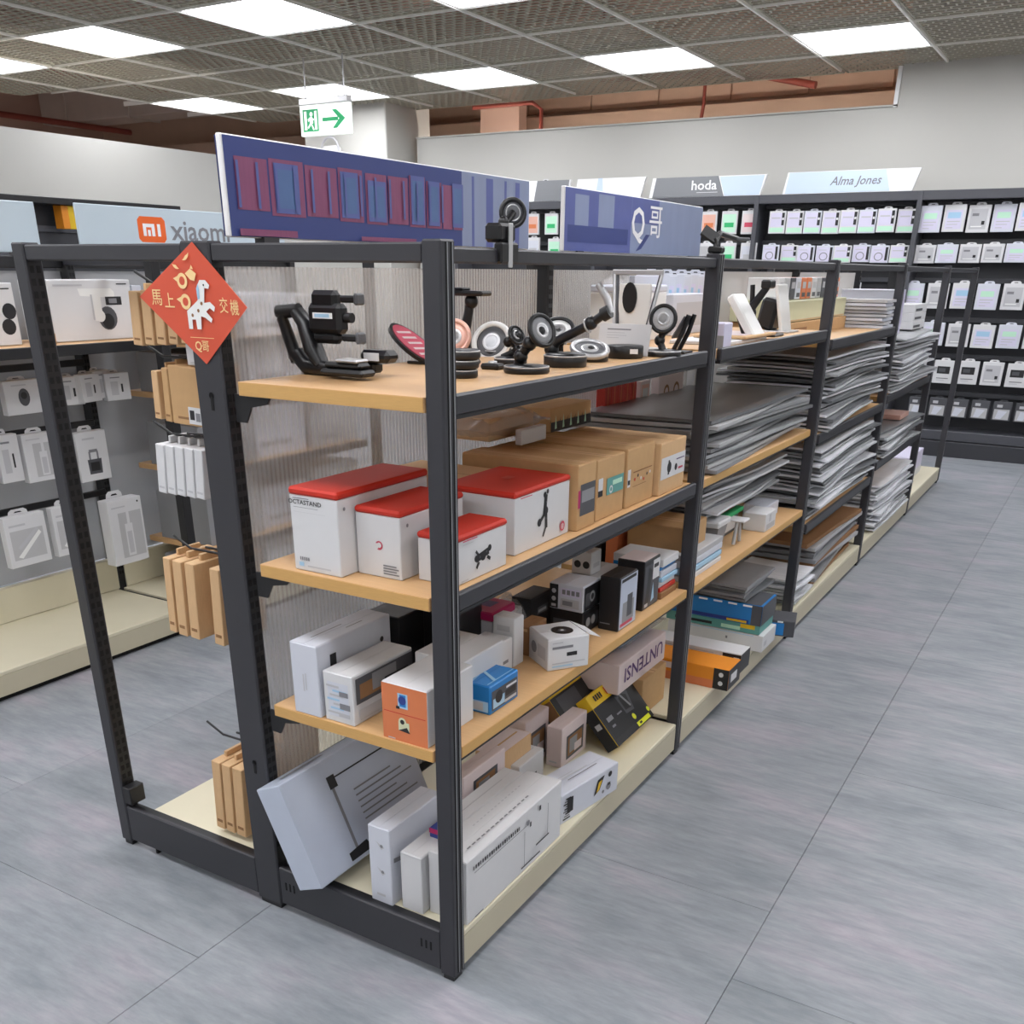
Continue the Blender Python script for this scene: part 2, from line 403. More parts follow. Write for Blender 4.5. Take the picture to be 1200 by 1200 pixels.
for (i, j) in sorted(lamp_cells):
    x, y = xs[i], ys[j]; lab = None
    for k, v in LABEL_LAMP.items():
        if abs(k[0]-x) < .2 and abs(k[1]-y) < .2: lab = v
    if y > 7.5 or (x < -8.5 and y > 5): continue
    t = thing('ceiling_light', lab or 'square ceiling light panel, %s from the left in the %s row from the back wall' % (ORD[i//2], ORD[(13-j)//3]), 'light', (x, y, CZ), group='square ceiling light panels')
    mk('light_frame', lf_me, t); mk('diffuser', ld_me, t)
rm = MB().box(-.0075, .0075, -4.1, 7.70, -.010, .03, 'runner_white').mesh('runner'); cm = MB().box(-9.3, 3.0, -.006, .006, -.008, .03, 'runner_white').mesh('runner')
for x in xs: 
    if x > -8.4: mk('runner', rm, ceiling, (x, 0, CZ))
rm2 = MB().box(-.0075, .0075, -4.1, 4.9, -.010, .03, 'runner_white').mesh('runner')
for x in xs:
    if x <= -8.4: mk('runner', rm2, ceiling, (x, 0, CZ))
for y in ys:
    if y < 7.7: mk('cross_runner', cm, ceiling, (0 if y < 4.5 else 1.2, y, CZ))

for k, (x, y, wh) in enumerate(((-4.9, 7.905, 'left, on the hall side of the back partition'), (-3.3, 7.905, 'middle, on the hall side of the back partition'), (-1.7, 7.905, 'right, on the hall side of the back partition'), (-6.125, 1.5, 'near, on the hall side of the left partition'), (-6.125, 4.5, 'centre, on the hall side of the left partition'))):  # tubes added unseen behind the partitions to brighten the hall and ceiling void
    t = thing('added_fill_tube', 'added unseen fill tube, ' + wh, 'light', (x, y, 2.36 if k < 3 else 2.0), 0 if k < 3 else math.pi/2)
    MB().box(-.62, .62, 0, .04, -.03, .03, 'white_plastic', .006).build('fill_tube_housing', t); MB().tube([(-.6, .06, 0), (.6, .06, 0)], .018, 'added_fill_glow', 10).build('tube', t)
# exit sign
t = thing('exit_sign', 'white hanging exit sign with green running figure and arrow', 'sign', (-4.705, 5.3, 2.29))
MB().box(-.245, .245, -.02, .02, 0, .205, 'exit_white', .004).build('sign_box', t)
MB().box(-.24, .24, -.03, .03, .206, .25, 'silver', .004).build('mounting_rail', t)
p = Print(.49, .04, .205)
p.rect('f', .06, .38, .14, .86, 'exit_green')
p.rect('f', .09, .14, .2, .8, 'exit_white').rect('f', .30, .35, .2, .8, 'exit_white')
p.disc('f', .235, .70, .015, 'exit_white')
p.poly('f', [(.2,.6),(.25,.62),(.27,.42),(.245,.38),(.29,.2),(.265,.18),(.225,.36),(.17,.24),(.15,.28),(.2,.4)], 'exit_white')
p.poly('f', [(.16,.54),(.2,.6),(.28,.56),(.29,.5),(.27,.5),(.21,.54),(.175,.46)], 'exit_white')
p.rect('f', .46, .78, .44, .56, 'exit_green')
p.poly('f', [(.66,.80),(.75,.80),(.92,.50),(.75,.20),(.66,.20),(.80,.50)], 'exit_green')
p.build('pictogram', t)
for x in (-.19, .19): MB().tube([(x, 0, .25), (x, 0, .515)], .006, 'silver', 8).build('hanging_rod', t)
# little white wireless box and antennas on the column
t = thing('wall_router', 'white rounded router box on the column behind the blue sign', 'router', (-6.35, 7.32, 2.18))
MB().box(-.12, .12, -.06, .0, 0, .30, 'white_plastic', .03).build('case', t)
MB().torus(.11, .012, 'ink_light', TR(0, -.05, .26) @ RX(90)).build('cable_loop', t)

# ================================================================ gondolas
H = 1.40; Z1, Z2, Z3, ZD = 1.172, 0.836, 0.536, 0.108
YS = [0.0, 1.2135, 2.4168, 3.6761, 4.9815, 6.1697]
def slots(x, y, z0, z1, wy, sgn, thick=.0012):
    """A perforated strip on a post's x face: pairs of dark slots."""
    m = MB(); z = z0; k = 0; e = sgn*.0006
    m.box(min(x, x+e), max(x, x+e), y+wy*.04, y+wy*.96, z0-.05, z1+.02, 'black_metal')
    while z < z1:
        for q in (.27, .73):
            c = y + wy*q; m.box(min(x, x+sgn*thick), max(x, x+sgn*thick), c-.0042, c+.0042, z, z+.013, 'slot_black')
        z += .0235
    return m
def post(root, x0, x1, y0, y1, mat='dark_metal', faces=(), h=H, groove=False):
    o = MB().box(x0, x1, y0, y1, .012, h, mat, .003).build('post', root)
    MB().box(x0+.005, x1-.005, y0+.005, y1-.005, 0, .013, 'black_plastic').build('foot', o)
    if groove:
        g_ = MB()
        for q in (.012, .026): g_.box(x1, x1+.0006, y0+q, y0+q+.004, .02, h-.004, 'slot_black').box(x1, x1+.0012, y0+q+.004, y0+q+.006, .02, h-.004, 'mid_grey')
        g_.build('groove', o)
    for xf, sg in faces:
        m = slots(xf, y0+.004, .17, h-.05, y1-y0-.008, sg); s = m.build('slots', o); s['kind'] = 'stuff'
    return o
def rail(root, name, *b, mat='dark_metal'):
    return MB().box(*b, mat, .003).build(name, root)
def shelf(root, x0, x1, y0, y1, z, lip, th=.024, edge=True):
    ex = x1
    if y0 < 0: ex = -.038; o = MB().prism([(x0,y0),(ex,y0),(ex,y0+.044),(x1,y0+.044),(x1,y1),(x0,y1)], z-th, z, 'wood').build('shelf_board', root)
    else: o = MB().box(x0, x1, y0, y1, z-th, z, 'wood', .0015).build('shelf_board', root)
    MB().box(x0+.002, ex-.001, y0-.0015, y0, z-th+.001, z-.001, 'wood_edge').build('edge_band', o)
    if lip: MB().box(x1, x1+.014, y0+.04, y1, z-th-.006, z+.003, 'dark_metal', .003).box(x1-.02, x1+.012, y0+.04, y1, z-th-.012, z-th-.006, 'black_metal').build('front_lip', o)
    else: MB().box(x1, x1+.0015, y0+(.046 if y0 < 0 else 0), y1, z-th+.001, z-.001, 'wood_edge').box(x1-.012, x1-.002, y0+.01, y1, z-th-.007, z-th, 'black_metal').build('front_lip', o)
    s = 1
    for yy in (y0+.012, y1-.03):
        b = MB(); b.prism([(x0-.03, z-th-.05), (x0-.03, z-th), (x0+.06, z-th), (x0+.05, z-th-.014), (x0+.01, z-th-.022), (x0-.005, z-th-.05)], -.002, .002, 'black_metal', TR(0, yy+.006, 0) @ Matrix(((1,0,0,0),(0,0,1,0),(0,1,0,0),(0,0,0,1))))
        b.build('bracket', o)
    return o
def poly_panel(root, x, y0, y1, z0, z1, ribs=True):
    o = MB().box(x-.003, x+.003, y0, y1, z0, z1, 'polycarbonate' if ribs else 'frosted').build('back_panel', root)
    if not ribs: return o
    m = MB(); n = int((y1-y0)/.0125)
    for k in range(n):
        yy = y0 + (y1-y0)*(k+.5)/n
        m.add([(x+.0032, yy-.004, z0), (x+.0062, yy, z0), (x+.0032, yy+.004, z0), (x+.0032, yy-.004, z1), (x+.0062, yy, z1), (x+.0032, yy+.004, z1)], [(0,1,4,3), (1,2,5,4)], 'poly_rib')
        m.add([(x-.0032, yy-.004, z0), (x-.0062, yy, z0), (x-.0032, yy+.004, z0), (x-.0032, yy-.004, z1), (x-.0062, yy, z1), (x-.0032, yy+.004, z1)], [(3,4,1,0), (4,5,2,1)], 'poly_rib')
    r = m.build('panel_ribs', o); r['kind'] = 'stuff'
    return o
def deck(root, x0, x1, y0, y1, kick):
    o = MB().box(x0, x1, y0, y1, ZD-.014, ZD, 'cream_steel', .002).build('base_deck', root)
    for s in kick:
        xx = x1 if s > 0 else x0
        MB().box(min(xx, xx-s*.014), max(xx, xx-s*.014), y0, y1, .022, ZD-.014, 'cream_side').build('kick_board', o)
        MB().box(min(xx-s*.02, xx-s*.026), max(xx-s*.02, xx-s*.026), y0, y1, 0, .022, 'slot_black').build('kick_recess', o)
    return o
G = thing('display_gondola', 'long dark steel shelving gondola with wood shelves in the middle of the floor', 'shelving', (0, 0, 0))
for n, y in enumerate(YS):
    post(G, -.036, 0, y, y+.040, faces=[(-.036, -1)], groove=True)
    post(G, -.556, -.484, y, y+.034, mat='black_metal' if n else 'dark_metal', faces=[(-.484, 1), (-.556, -1)])
    if n == 0 or n > 3: post(G, -1.036, -1.0, y, y+.040, faces=[(-1.0, 1)])
    # cross beams of the frame at each post line
    if n == 0:
        for a, b in ((-1.0, -.556), (-.484, -.036)):
            rail(G, 'top_beam', a, b, y+.003, y+.03, 1.367, 1.396)
            rail(G, 'base_beam', a, b, y+.002, y+.014, .018, .118)
            rail(G, 'base_ledge', a, b, y+.014, y+.040, .098, .110, mat='black_metal')
        sl = MB()
        for xx in (a+.02, a+.032, a+.044, b-.024, b-.036, b-.048): sl.box(xx-.002, xx+.002, y+.0010, y+.0022, .062, .082, 'slot_black')
        sl.build('beam_slots', G)['kind'] = 'stuff'
    else:
        rail(G, 'top_beam', -.484, -.036, y+.006, y+.028, 1.37, 1.394)
        rail(G, 'base_beam', -.484, -.036, y+.012, y+.028, .02, .094)
m = MB()
for z in (1.131, .366): m.lathe([(0, 0), (.0062, 0)], 'slot_black', TR(-.518, -.0009, z+.012) @ RX(90), 14).box(-.521, -.515, -.0012, -.0004, z-.014, z+.010, 'slot_black')
m.build('keyhole', G)
MB().lathe([(0, .0018), (.006, .0018), (.0075, 0)], 'silver', TR(-.9990, .022, .148) @ RY(90), 12).build('bolt', G)
MB().box(-1.0, -.972, .0, .044, .128, .175, 'black_metal', .002).build('corner_bracket', G)
for n in range(5):
    y0, y1 = YS[n]+.040, YS[n+1]
    rail(G, 'front_rail', -.030, -.006, y0, y1, 1.367, 1.390)
    rail(G, 'centre_rail', -.535, -.505, y0-.006, y1, 1.372, 1.398)
    o = deck(G, -.484, -.003, y0-.002, y1-.002, (1,))
    if n < 4: poly_panel(G, -.515, y0, y1-.01, .11, 1.36)
    deck(G, -.942, -.556, y0-.03, y1-.002, (-1,))
S1 = shelf(G, -.446, -.016, -.001, 1.200, Z1, True); S2 = shelf(G, -.438, -.016, -.001, 1.200, Z2, True); S3 = shelf(G, -.440, -.004, -.001, 1.200, Z3, False)
shelf(G, -.446, -.016, 1.262, 2.408, Z1, True); shelf(G, -.446, -.016, 1.262, 2.408, .830, False); shelf(G, -.440, -.004, 1.262, 2.408, .532, False)
shelf(G, -.446, -.016, 2.466, 3.668, 1.134, True); shelf(G, -.446, -.016, 2.466, 3.668, .796, True); shelf(G, -.446, -.016, 2.466, 3.668, .45, True)
shelf(G, -.446, -.016, 3.726, 4.974, .820, True); shelf(G, -.446, -.016, 3.726, 4.974, .50, True)

# the parallel gondola on the left: open first bay with hooks, shelved second bay
G2 = thing('display_gondola', 'second dark steel gondola with cream base left of the main one', 'shelving', (0, 0, 0))
for n, y in enumerate((-1.2135, 0.0, 1.2135, 2.4168)):
    post(G2, -2.60, -2.53, y, y+.034, mat='black_metal', faces=[(-2.53, 1)])
for n in (2, 3): post(G2, -2.085, -2.045, YS[n-1]-.02, YS[n-1]+.02, mat='black_metal')
for n, (y0, y1) in enumerate(((-1.18, 0), (.034, 1.2135), (1.25, 2.4168))):
    deck(G2, -2.57, -2.10 if n < 2 else -2.04, y0-.02, y1-.004, (1,))
    rail(G2, 'top_beam', -2.58, -2.55, y0, y1, 1.35, 1.39, mat='black_metal')
    poly_panel(G2, -2.575, y0, y1, .24, 1.34, False)
    MB().box(-2.56, -2.531, y0, y1, ZD+.001, .24, 'cream_steel', .002).build('lower_back_panel', G2)
rail(G2, 'base_beam', -2.53, -2.10, 1.2, 1.212, .02, .109, mat='slot_black')
rail(G2, 'top_beam', -2.53, -2.085, 1.20, 1.23, 1.36, 1.395, mat='dark_metal')
# hanging bars of the open bays
for z in (.522, .795, 1.02): rail(G2, 'hook_bar', -2.53, -2.515, .034, 1.2135, z-.012, z+.012, mat='black_metal')
for z, x1 in ((1.112, -2.17),):
    o = MB().box(-2.53, x1, .06, 1.36, z-.022, z, 'wood', .002).build('shelf_board', G2)
    MB().box(x1, x1+.012, .06, 1.36, z-.032, z+.003, 'black_metal', .002).build('front_lip', o)
for z in (.30, .61, .90, 1.10):
    o = MB().box(-2.53, -2.12, 1.40, 2.40, z-.022, z, 'wood', .002).build('shelf_board', G2)
    MB().box(-2.12, -2.106, 1.40, 2.40, z-.030, z+.003, 'black_metal', .002).build('front_lip', o)
# header signs on the gondolas
def header(name, label, x, y0, y1, z0, z1):
    t = thing(name, label, 'sign', (x, (y0+y1)/2, z0)); L = y1 - y0; h = z1 - z0
    MB().box(-.006, .006, -L/2, L/2, 0, h, 'sign_cool' if name == 'brand_sign' else 'sign_white', .002).build('sign_board', t)
    for yy in (-L/2+.1, L/2-.1): MB().box(-.012, .012, yy-.02, yy+.02, -.012, .002, 'dark_metal').build('clip', t)
    return t, Print(.012, L, h)
t, p = header('store_sign', 'long blue header sign printed with red phone case racks, above first bay', -.520, .082, 1.158, 1.408, 1.570)
p.rect('r', .004, .996, .01, .985, 'poster_blue'); p.rect('r', .70, .996, .01, .985, 'poster_steel')
for a, b in ((.74, .75), (.80, .83), (.88, .89), (.93, .95)): p.rect('r', a, b, .01, .94, 'poster_dim')
for a, b, v0, v1 in ((.02,.10,.28,.80),(.10,.19,.24,.82),(.19,.28,.26,.80),(.28,.355,.23,.82),(.36,.43,.22,.80),(.43,.50,.24,.80),(.50,.56,.22,.84),(.56,.62,.22,.8),(.62,.66,.22,.78),(.66,.70,.22,.8)): p.rect('r', a+.004, b, v0, v1, 'poster_red')
for a, b, v0, v1 in ((.12,.17,.32,.72),(.295,.335,.32,.72),(.375,.42,.30,.66),(.515,.55,.30,.78),(.575,.605,.30,.74),(.665,.695,.30,.75)):
    p.rect('r', a-.006, b+.006, v0-.05, v1+.06, 'poster_dim'); p.rect('r', a, b, v0, v1, 'poster_teal')
for k in range(14): a = .025 + k*.0455; p.rect('r', a, a+.006, .3, .76, 'poster_dim')
p.rect('r', .02, .16, .02, .09, 'poster_red').rect('r', .34, .52, .02, .07, 'poster_red')
p.rect('l', .004, .996, .01, .985, 'poster_blue')
p.build('print', t)
t, p = header('store_sign', 'blue grey header sign lettered Q哥 in white, above second bay', -.520, 1.352, 2.43, 1.408, 1.572)
p.rect('r', .004, .996, .01, .985, 'poster_steel'); p.rect('r', .004, .42, .01, .985, 'poster_dim').rect('r', .06, .14, .35, .9, 'poster_steel').rect('r', .2, .30, .4, .95, 'poster_steel')
p.rect('r', .02, .40, .15, .42, 'poster_blue').rect('r', .70, .996, .01, .985, 'poster_steel').rect('r', .42, .62, .55, .985, 'poster_dim')
p.text('r', .47, .52, .125, 'Q', 'sign_white', 1.05); p.text('r', .60, .56, .105, '哥', 'sign_white', 1.1)
p.poly('r', [(.46,.05),(.50,.10),(.56,.36),(.53,.36)], 'poster_blue')
p.rect('l', .004, .996, .01, .985, 'poster_blue')
p.build('print', t)
t, p = header('brand_sign', 'white header sign with orange mi logo and grey lettering on left gondola', -2.56, 1.31, 2.42, 1.412, 1.572)
a = .31
p.poly('r', [(a-.062+.012,.22),(a+.062-.012,.22),(a+.062,.30),(a+.062,.72),(a+.062-.012,.80),(a-.062+.012,.80),(a-.062,.72),(a-.062,.30)], 'mi_orange')
for u0, u1, v0, v1 in ((a-.040, a-.026, .36, .64), (a-.040, a+.012, .56, .64), (a-.002, a+.012, .36, .60), (a-.020, a-.008, .36, .50), (a+.024, a+.038, .36, .64)): p.rect('r', u0, u1, v0, v1, 'sign_white')
p.text('r', .545, .50, .108, 'xiaomi', 'ink_grey', 1.12)
p.build('print', t)
t, p = header('brand_sign', 'blank white header sign at the far left end', -2.56, .06, 1.14, 1.40, 1.565)
p.rect('r', .01, .98, .04, .96, 'sign_cool'); p.build('printed_panel', t)
t = thing('display_box', 'small red and yellow box on the left wall rack between the header signs', 'box', (-5.85, 3.70, 1.60))
MB().box(-.04, .05, -.055, .0, 0, .15, 'orange', .002).build('red_side', t); MB().box(-.04, .05, .0, .055, 0, .15, 'yellow', .002).build('yellow_side', t)
# ================================================================ cartons and goods in the first bay
def carton(name, label, x0, x1, y0, y1, z, h, mat, prints=None, lid=None, cat='box', group=None, rz=0.0, rot=None, flaps=True, sticker=None):
    sx, sy = x1-x0, y1-y0
    t = thing(name, label, cat, ((x0+x1)/2, (y0+y1)/2, z + .0004), math.radians(rz), group, rot)
    lh = lid[1] if lid else 0
    b = MB().box(-sx/2, sx/2, -sy/2, sy/2, 0, h-lh, mat, .0018).build('carton_body', t)
    if lid:
        MB().box(-sx/2-.0018, sx/2+.0018, -sy/2-.0018, sy/2+.0018, h-lh, h, lid[0], .004).build('lid', t)
    elif flaps:
        f = MB(); e = .0006
        if sy >= sx: f.box(-sx/2+.002, -.0008, -sy/2+.002, sy/2-.002, h-.0002, h+e, mat).box(.0008, sx/2-.002, -sy/2+.002, sy/2-.002, h-.0002, h+e, mat)
        else: f.box(-sx/2+.002, sx/2-.002, -sy/2+.002, -.0008, h-.0002, h+e, mat).box(-sx/2+.002, sx/2-.002, .0008, sy/2-.002, h-.0002, h+e, mat)
        f.build('top_flaps', t)
    if prints:
        p = Print(sx, sy, h); prints(p); p.build('print', t)
    return t
def P(*calls):
    def run(p):
        for c in calls: getattr(p, c[0])(*c[1:])
    return run
# -- middle shelf: lidded boxes
def pr1(p):
    p.text('f', .33, .83, .0115, 'OCTASTAND', 'ink', 1.15).rect('f', .08, .42, .875, .884, 'ink_grey').rect('f', .08, .6, .77, .775, 'ink_grey').rect('f', .08, .75, .715, .718, 'ink_light')
    for k in range(5): p.rect('f', .14+k*.045, .165+k*.045, .135, .175, 'ink_grey')
    p.rect('f', .12, .22, .06, .11, 'light_blue').rect('f', .3, .8, .06, .08, 'ink_light').disc('r', .06, .80, .0035, 'ink_grey').disc('r', .2, .8, .002, 'ink_light')
carton('phone_stand_box', 'tall white box with red lid lettered OCTASTAND, leftmost on the middle shelf', -.359, -.245, .012, .292, Z2, .157, 'white_card', pr1, ('red_lid', .014), group='white boxes with red lids')
def pr2(p):
    p.disc('f', .52, .47, .0085, 'pinkred').disc('f', .525, .475, .005, 'white_card').rect('f', .44, .5, .42, .5, 'white_card')
    for k in range(4): p.rect('f', .60, .95-.05*(k % 2), .06+.04*k, .08+.04*k, 'ink_grey')
    p.disc('r', .1, .78, .0035, 'ink_grey')
carton('phone_stand_box', 'white box with red lid and small red ring emblem, second from left on middle shelf', -.241, -.139, .056, .262, Z2, .128, 'white_card', pr2, ('red_lid', .012), group='white boxes with red lids')
def device(p, f, u, v, s, pts, mat='black_plastic'):
    a, b = p.F[f][1:]
    for q in pts:
        if q[0] == 'l':
            (x0, y0), (x1, y1), wd = q[1], q[2], q[3]; dx, dy = x1-x0, y1-y0; L = math.hypot(dx, dy); nx, ny = -dy/L*wd/2, dx/L*wd/2
            p.poly(f, [(u+(X*s)/a, v+(Y*s)/b) for X, Y in ((x0+nx, y0+ny), (x0-nx, y0-ny), (x1-nx, y1-ny), (x1+nx, y1+ny))], q[4] if len(q) > 4 else mat)
        else: p.disc(f, u+q[1]*s/a, v+q[2]*s/b, q[3]*s, q[4] if len(q) > 4 else mat, 14)
DEV_LOW = [('l', (-.5,-.05), (.45,.12), .3), ('d',-.5,-.02,.14), ('d',.5,.22,.14), ('l',(-.3,-.2),(-.5,-.42),.14), ('l',(.3,-.1),(.55,-.25),.14), ('l',(-.35,.1),(-.55,.3),.12), ('d',0,0,.2), ('d',.25,.12,.05,'grey_plastic'), ('d',-.25,0,.05,'grey_plastic')]
DEV_TALL = [('l',(0,-.1),(.1,.75),.26), ('d',0,.75,.12), ('d',.22,.85,.1), ('l',(0,0),(-.42,-.3),.16), ('d',-.42,-.28,.16), ('l',(.1,.05),(.15,-.6),.2), ('l',(.15,-.5),(-.12,-.9),.1), ('d',.08,.1,.18), ('d',.1,.45,.05,'grey_plastic'), ('d',.1,-.2,.05,'grey_plastic')]
def pr3(p):
    device(p, 'r', .50, .42, .046, DEV_LOW); p.rect('r', .10, .38, .85, .872, 'pinkred').rect('r', .1, .3, .79, .80, 'ink_light').rect('r', .06, .2, .05, .08, 'ink_light')
carton('phone_stand_box', 'low white box with red lid showing a black car holder, front of the row', -.120, -.034, .082, .254, Z2, .091, 'white_card', pr3, ('red_lid', .012), group='white boxes with red lids')
def pr4(p):
    device(p, 'r', .52, .50, .052, DEV_TALL); p.rect('r', .08, .28, .88, .895, 'pinkred'); p.disc('r', .86, .17, .011, 'pinkred').text('r', .86, .17, .013, '@', 'white_card')
    p.rect('T', .46, .58, .44, .56, 'red')
carton('phone_stand_box', 'white box with red lid, tall folding stand pictured and red round stamp', -.226, -.050, .312, .543, Z2, .126, 'white_card', pr4, ('red_lid', .012), group='white boxes with red lids')
# -- kraft cartons
def tape(p): f = 'T' if p.F['T'][1] > p.F['t'][1] else 't'; p.rect(f, .0, 1, .40, .60, 'kraft_light').rect(f, 0, 1, .492, .508, 'kraft_dark')
def pk1(p): p.rect('r', .12, .95, .22, .70, 'dark_grey').rect('r', .2, .9, .42, .60, 'mid_grey').rect('r', .0, .12, .35, .62, 'magenta')
def pk2(p):
    p.rect('f', .78, .98, .36, .66, 'white_card').rect('f', .80, .96, .38, .46, 'purple_ink').rect('r', .04, .2, .4, .7, 'white_card').rect('r', .04, .2, .40, .50, 'ink')
    p.rect('r', .34, .96, .38, .66, 'teal').disc('r', .5, .46, .009, 'white_card').disc('r', .5, .46, .005, 'teal').rect('r', .55, .9, .52, .6, 'mint')
def pk3(p):
    p.rect('r', .02, .12, .36, .66, 'white_card').rect('r', .03, .11, .4, .48, 'ink')
    for k in range(6): p.disc('r', .28+.11*k, .46+.05*math.sin(k*1.7), .004, ('red', 'ink', 'white_card')[k % 3])
    p.rect('r', .2, .9, .58, .60, 'kraft_dark').rect('r', .2, .7, .34, .35, 'kraft_dark')
def pk4(p):
    p.rect('r', .03, .99, .30, .72, 'white_card').disc('r', .35, .5, .014, 'ink').rect('r', .3, .36, .36, .64, 'ink').disc('r', .62, .46, .009, 'ink').rect('r', .62, .94, .60, .62, 'purple_ink').rect('r', .72, .9, .4, .44, 'pinkred')
for k, (a, b, xa, h, mat, pf, lb) in enumerate(((.556, .643, -.036, .143, 'kraft', pk1, 'kraft carton with dark grey picture, beside the red-lidded boxes'), (.657, .803, -.040, .137, 'kraft', pk2, 'kraft carton with teal label, second of the kraft row'),
        (.815, .977, -.038, .139, 'kraft', pk3, 'kraft carton dotted with small icons, third of the kraft row'), (.990, 1.158, -.026, .130, 'kraft_light', pk4, 'kraft carton with white picture label beside the second post'))):
    carton('kraft_carton', lb, xa-.30, xa, a, b, Z2, h, mat, lambda p, pf=pf: (tape(p), pf(p)), group='kraft cartons on the middle shelf')
carton('kraft_carton', 'open flat kraft carton behind the red-lidded boxes at the back panel', -.44, -.235, .36, .54, Z2, .118, 'kraft_light', tape, group='kraft cartons on the middle shelf')
def bag(name, label, x0, x1, y0, y1, z, h, mat, inner=None, cat='bag', group=None, sag=.25, rot=None):
    """A soft, crumpled packet: pillow-shaped, wrinkled."""
    sx, sy = x1-x0, y1-y0; t = thing(name, label, cat, ((x0+x1)/2, (y0+y1)/2, z), 0, group, rot)
    n, m = 11, 9; v = []; f = []; rnd = random.Random(len(label)*7)
    for side in (1, -1):
        for j in range(m):
            for i in range(n):
                u, w2 = i/(n-1)*2-1, j/(m-1)*2-1; bul = (1-abs(u)**3)*(1-abs(w2)**3)
                zz = h/2 + side*(h/2)*bul*(1 + (rnd.random()-.5)*sag*2*(1 if bul < .97 else .6)); zz = max(0.0, zz)
                v.append((u*sx/2*(1+(rnd.random()-.5)*.04), w2*sy/2*(1+(rnd.random()-.5)*.04), zz))
    for s in (0, 1):
        for j in range(m-1):
            for i in range(n-1):
                q = (s*n*m+j*n+i, s*n*m+j*n+i+1, s*n*m+(j+1)*n+i+1, s*n*m+(j+1)*n+i); f.append(q if s == 0 else q[::-1])
    MB().add(v, f, mat).build('film', t)
    MB().box(-sx/2*1.02, sx/2*1.02, sy/2*.98, sy/2*1.06, h*.46, h*.52, mat).build('sealed_edge', t)
    if inner: MB().box(-sx*.36, sx*.36, -sy*.36, sy*.36, h*.12, h*.80, inner, .004).build('contents', t)
    return t
bag('wrapped_parcel', 'brown parcel in crinkled clear film on top of the kraft cartons', -.44, -.30, .61, .90, Z2+.145, .075, 'clear_bag', 'kraft_light', 'parcel')
carton('paper_label_card', 'white folded card leaning on the wrapped parcel', -.28, -.262, .70, .82, Z2+.145, .035, 'white_card', None, None, 'card', flaps=False)
def pgr(p):
    p.rect('r', 0, 1, .0, .42, 'black_card')
    for k in range(16): u = .03+.06*k; p.poly('r', [(u, .1), (u+.05, .12), (u+.02+.06*((k*7) % 3-1), .5+.1*((k*5) % 3))], ('black_card', 'mint', 'ink')[k % 3])
carton('kraft_carton', 'flat kraft carton printed with dark grass, lying at the back of the row', -.42, -.31, .93, 1.16, Z2+.142, .058, 'kraft', pgr, group='kraft cartons on the middle shelf')
# -- lower wooden shelf
def l1(p):
    p.rect('f', .42, .47, .34, .58, 'ink_light').rect('f', .52, .56, .36, .6, 'ink_light')
    p.rect('T', .15, .55, .62, .66, 'ink_grey').rect('T', .5, .72, .3, .34, 'ink_grey').rect('r', .16, .24, .46, .82, 'ink').rect('r', .3, .62, .46, .54, 'ink').rect('r', .34, .42, .54, .64, 'ink').disc('r', .86, .70, .006, 'ink')
carton('gadget_box', 'tall white box with dark key shapes on its side, left end of lowest wooden shelf', -.382, -.313, -.0, .236, Z3, .152, 'white_cool', l1)
def l2(p):
    p.rect('f', .15, .85, .12, .82, 'white_cool')
    for k in range(7): p.rect('f', .12+.1*(k % 3), .55+.12*(k % 3), .18+.09*k, .22+.09*k, 'light_blue' if k % 2 else 'ink_light')
    p.rect('f', .55, .85, .56, .66, 'ink_grey').rect('f', .55, .9, .3, .42, 'ink_grey').rect('f', .5, .88, .14, .22, 'ink_light')
    p.rect('r', .04, .98, .42, .94, 'dark_grey').rect('r', .1, .5, .5, .8, 'kraft_dark').rect('r', .3, .7, .56, .9, 'mid_grey').rect('r', .5, .9, .46, .7, 'ink').rect('r', .08, .5, .08, .3, 'ink_light')
carton('gadget_box', 'white box with a dark photograph on its side beside the tall white one', -.304, -.230, .004, .20, Z3, .105, 'white_card', l2)
def l3(p):
    p.rect('f', .0, 1, .0, .985, 'orange_card').rect('f', .04, .96, .49, .505, 'red').rect('f', .36, .58, .60, .86, 'light_blue').rect('f', .40, .54, .63, .84, 'blue').disc('f', .46, .74, .009, 'deep_blue').rect('f', .32, .40, .58, .63, 'ink')
    p.rect('f', .36, .60, .20, .36, 'cream_card').disc('f', .45, .36, .009, 'cream_card').disc('f', .45, .36, .005, 'ink').poly('f', [(.36,.2),(.62,.18),(.55,.28)], 'ink').rect('f', .12, .28, .02, .04, 'ink_light')
carton('gadget_box', 'orange fronted box with white sides at the near shelf corner', -.157, -.052, .003, .16, Z3, .117, 'white_card', l3)
carton('gadget_box', 'plain white box standing behind the orange fronted one', -.205, -.085, .175, .33, Z3, .108, 'white_card', P(('rect','f',.06,.3,.7,.8,'ink_light'),('disc','f',.2,.75,.004,'ink')))
carton('gadget_box', 'black box at the back behind the white photographed box, left one', -.40, -.31, .262, .36, Z3, .135, 'black_card', P(('rect','t',.1,.9,.1,.9,'dark_grey')), group='black boxes at the back of the lowest wooden shelf')
carton('gadget_box', 'black box with a blue black top beside the plain white box', -.305, -.215, .345, .45, Z3, .135, 'black_card', P(('rect','t',.1,.9,.1,.9,'deep_blue'),('rect','f',.4,.44,.1,.4,'ink_light')), group='black boxes at the back of the lowest wooden shelf')
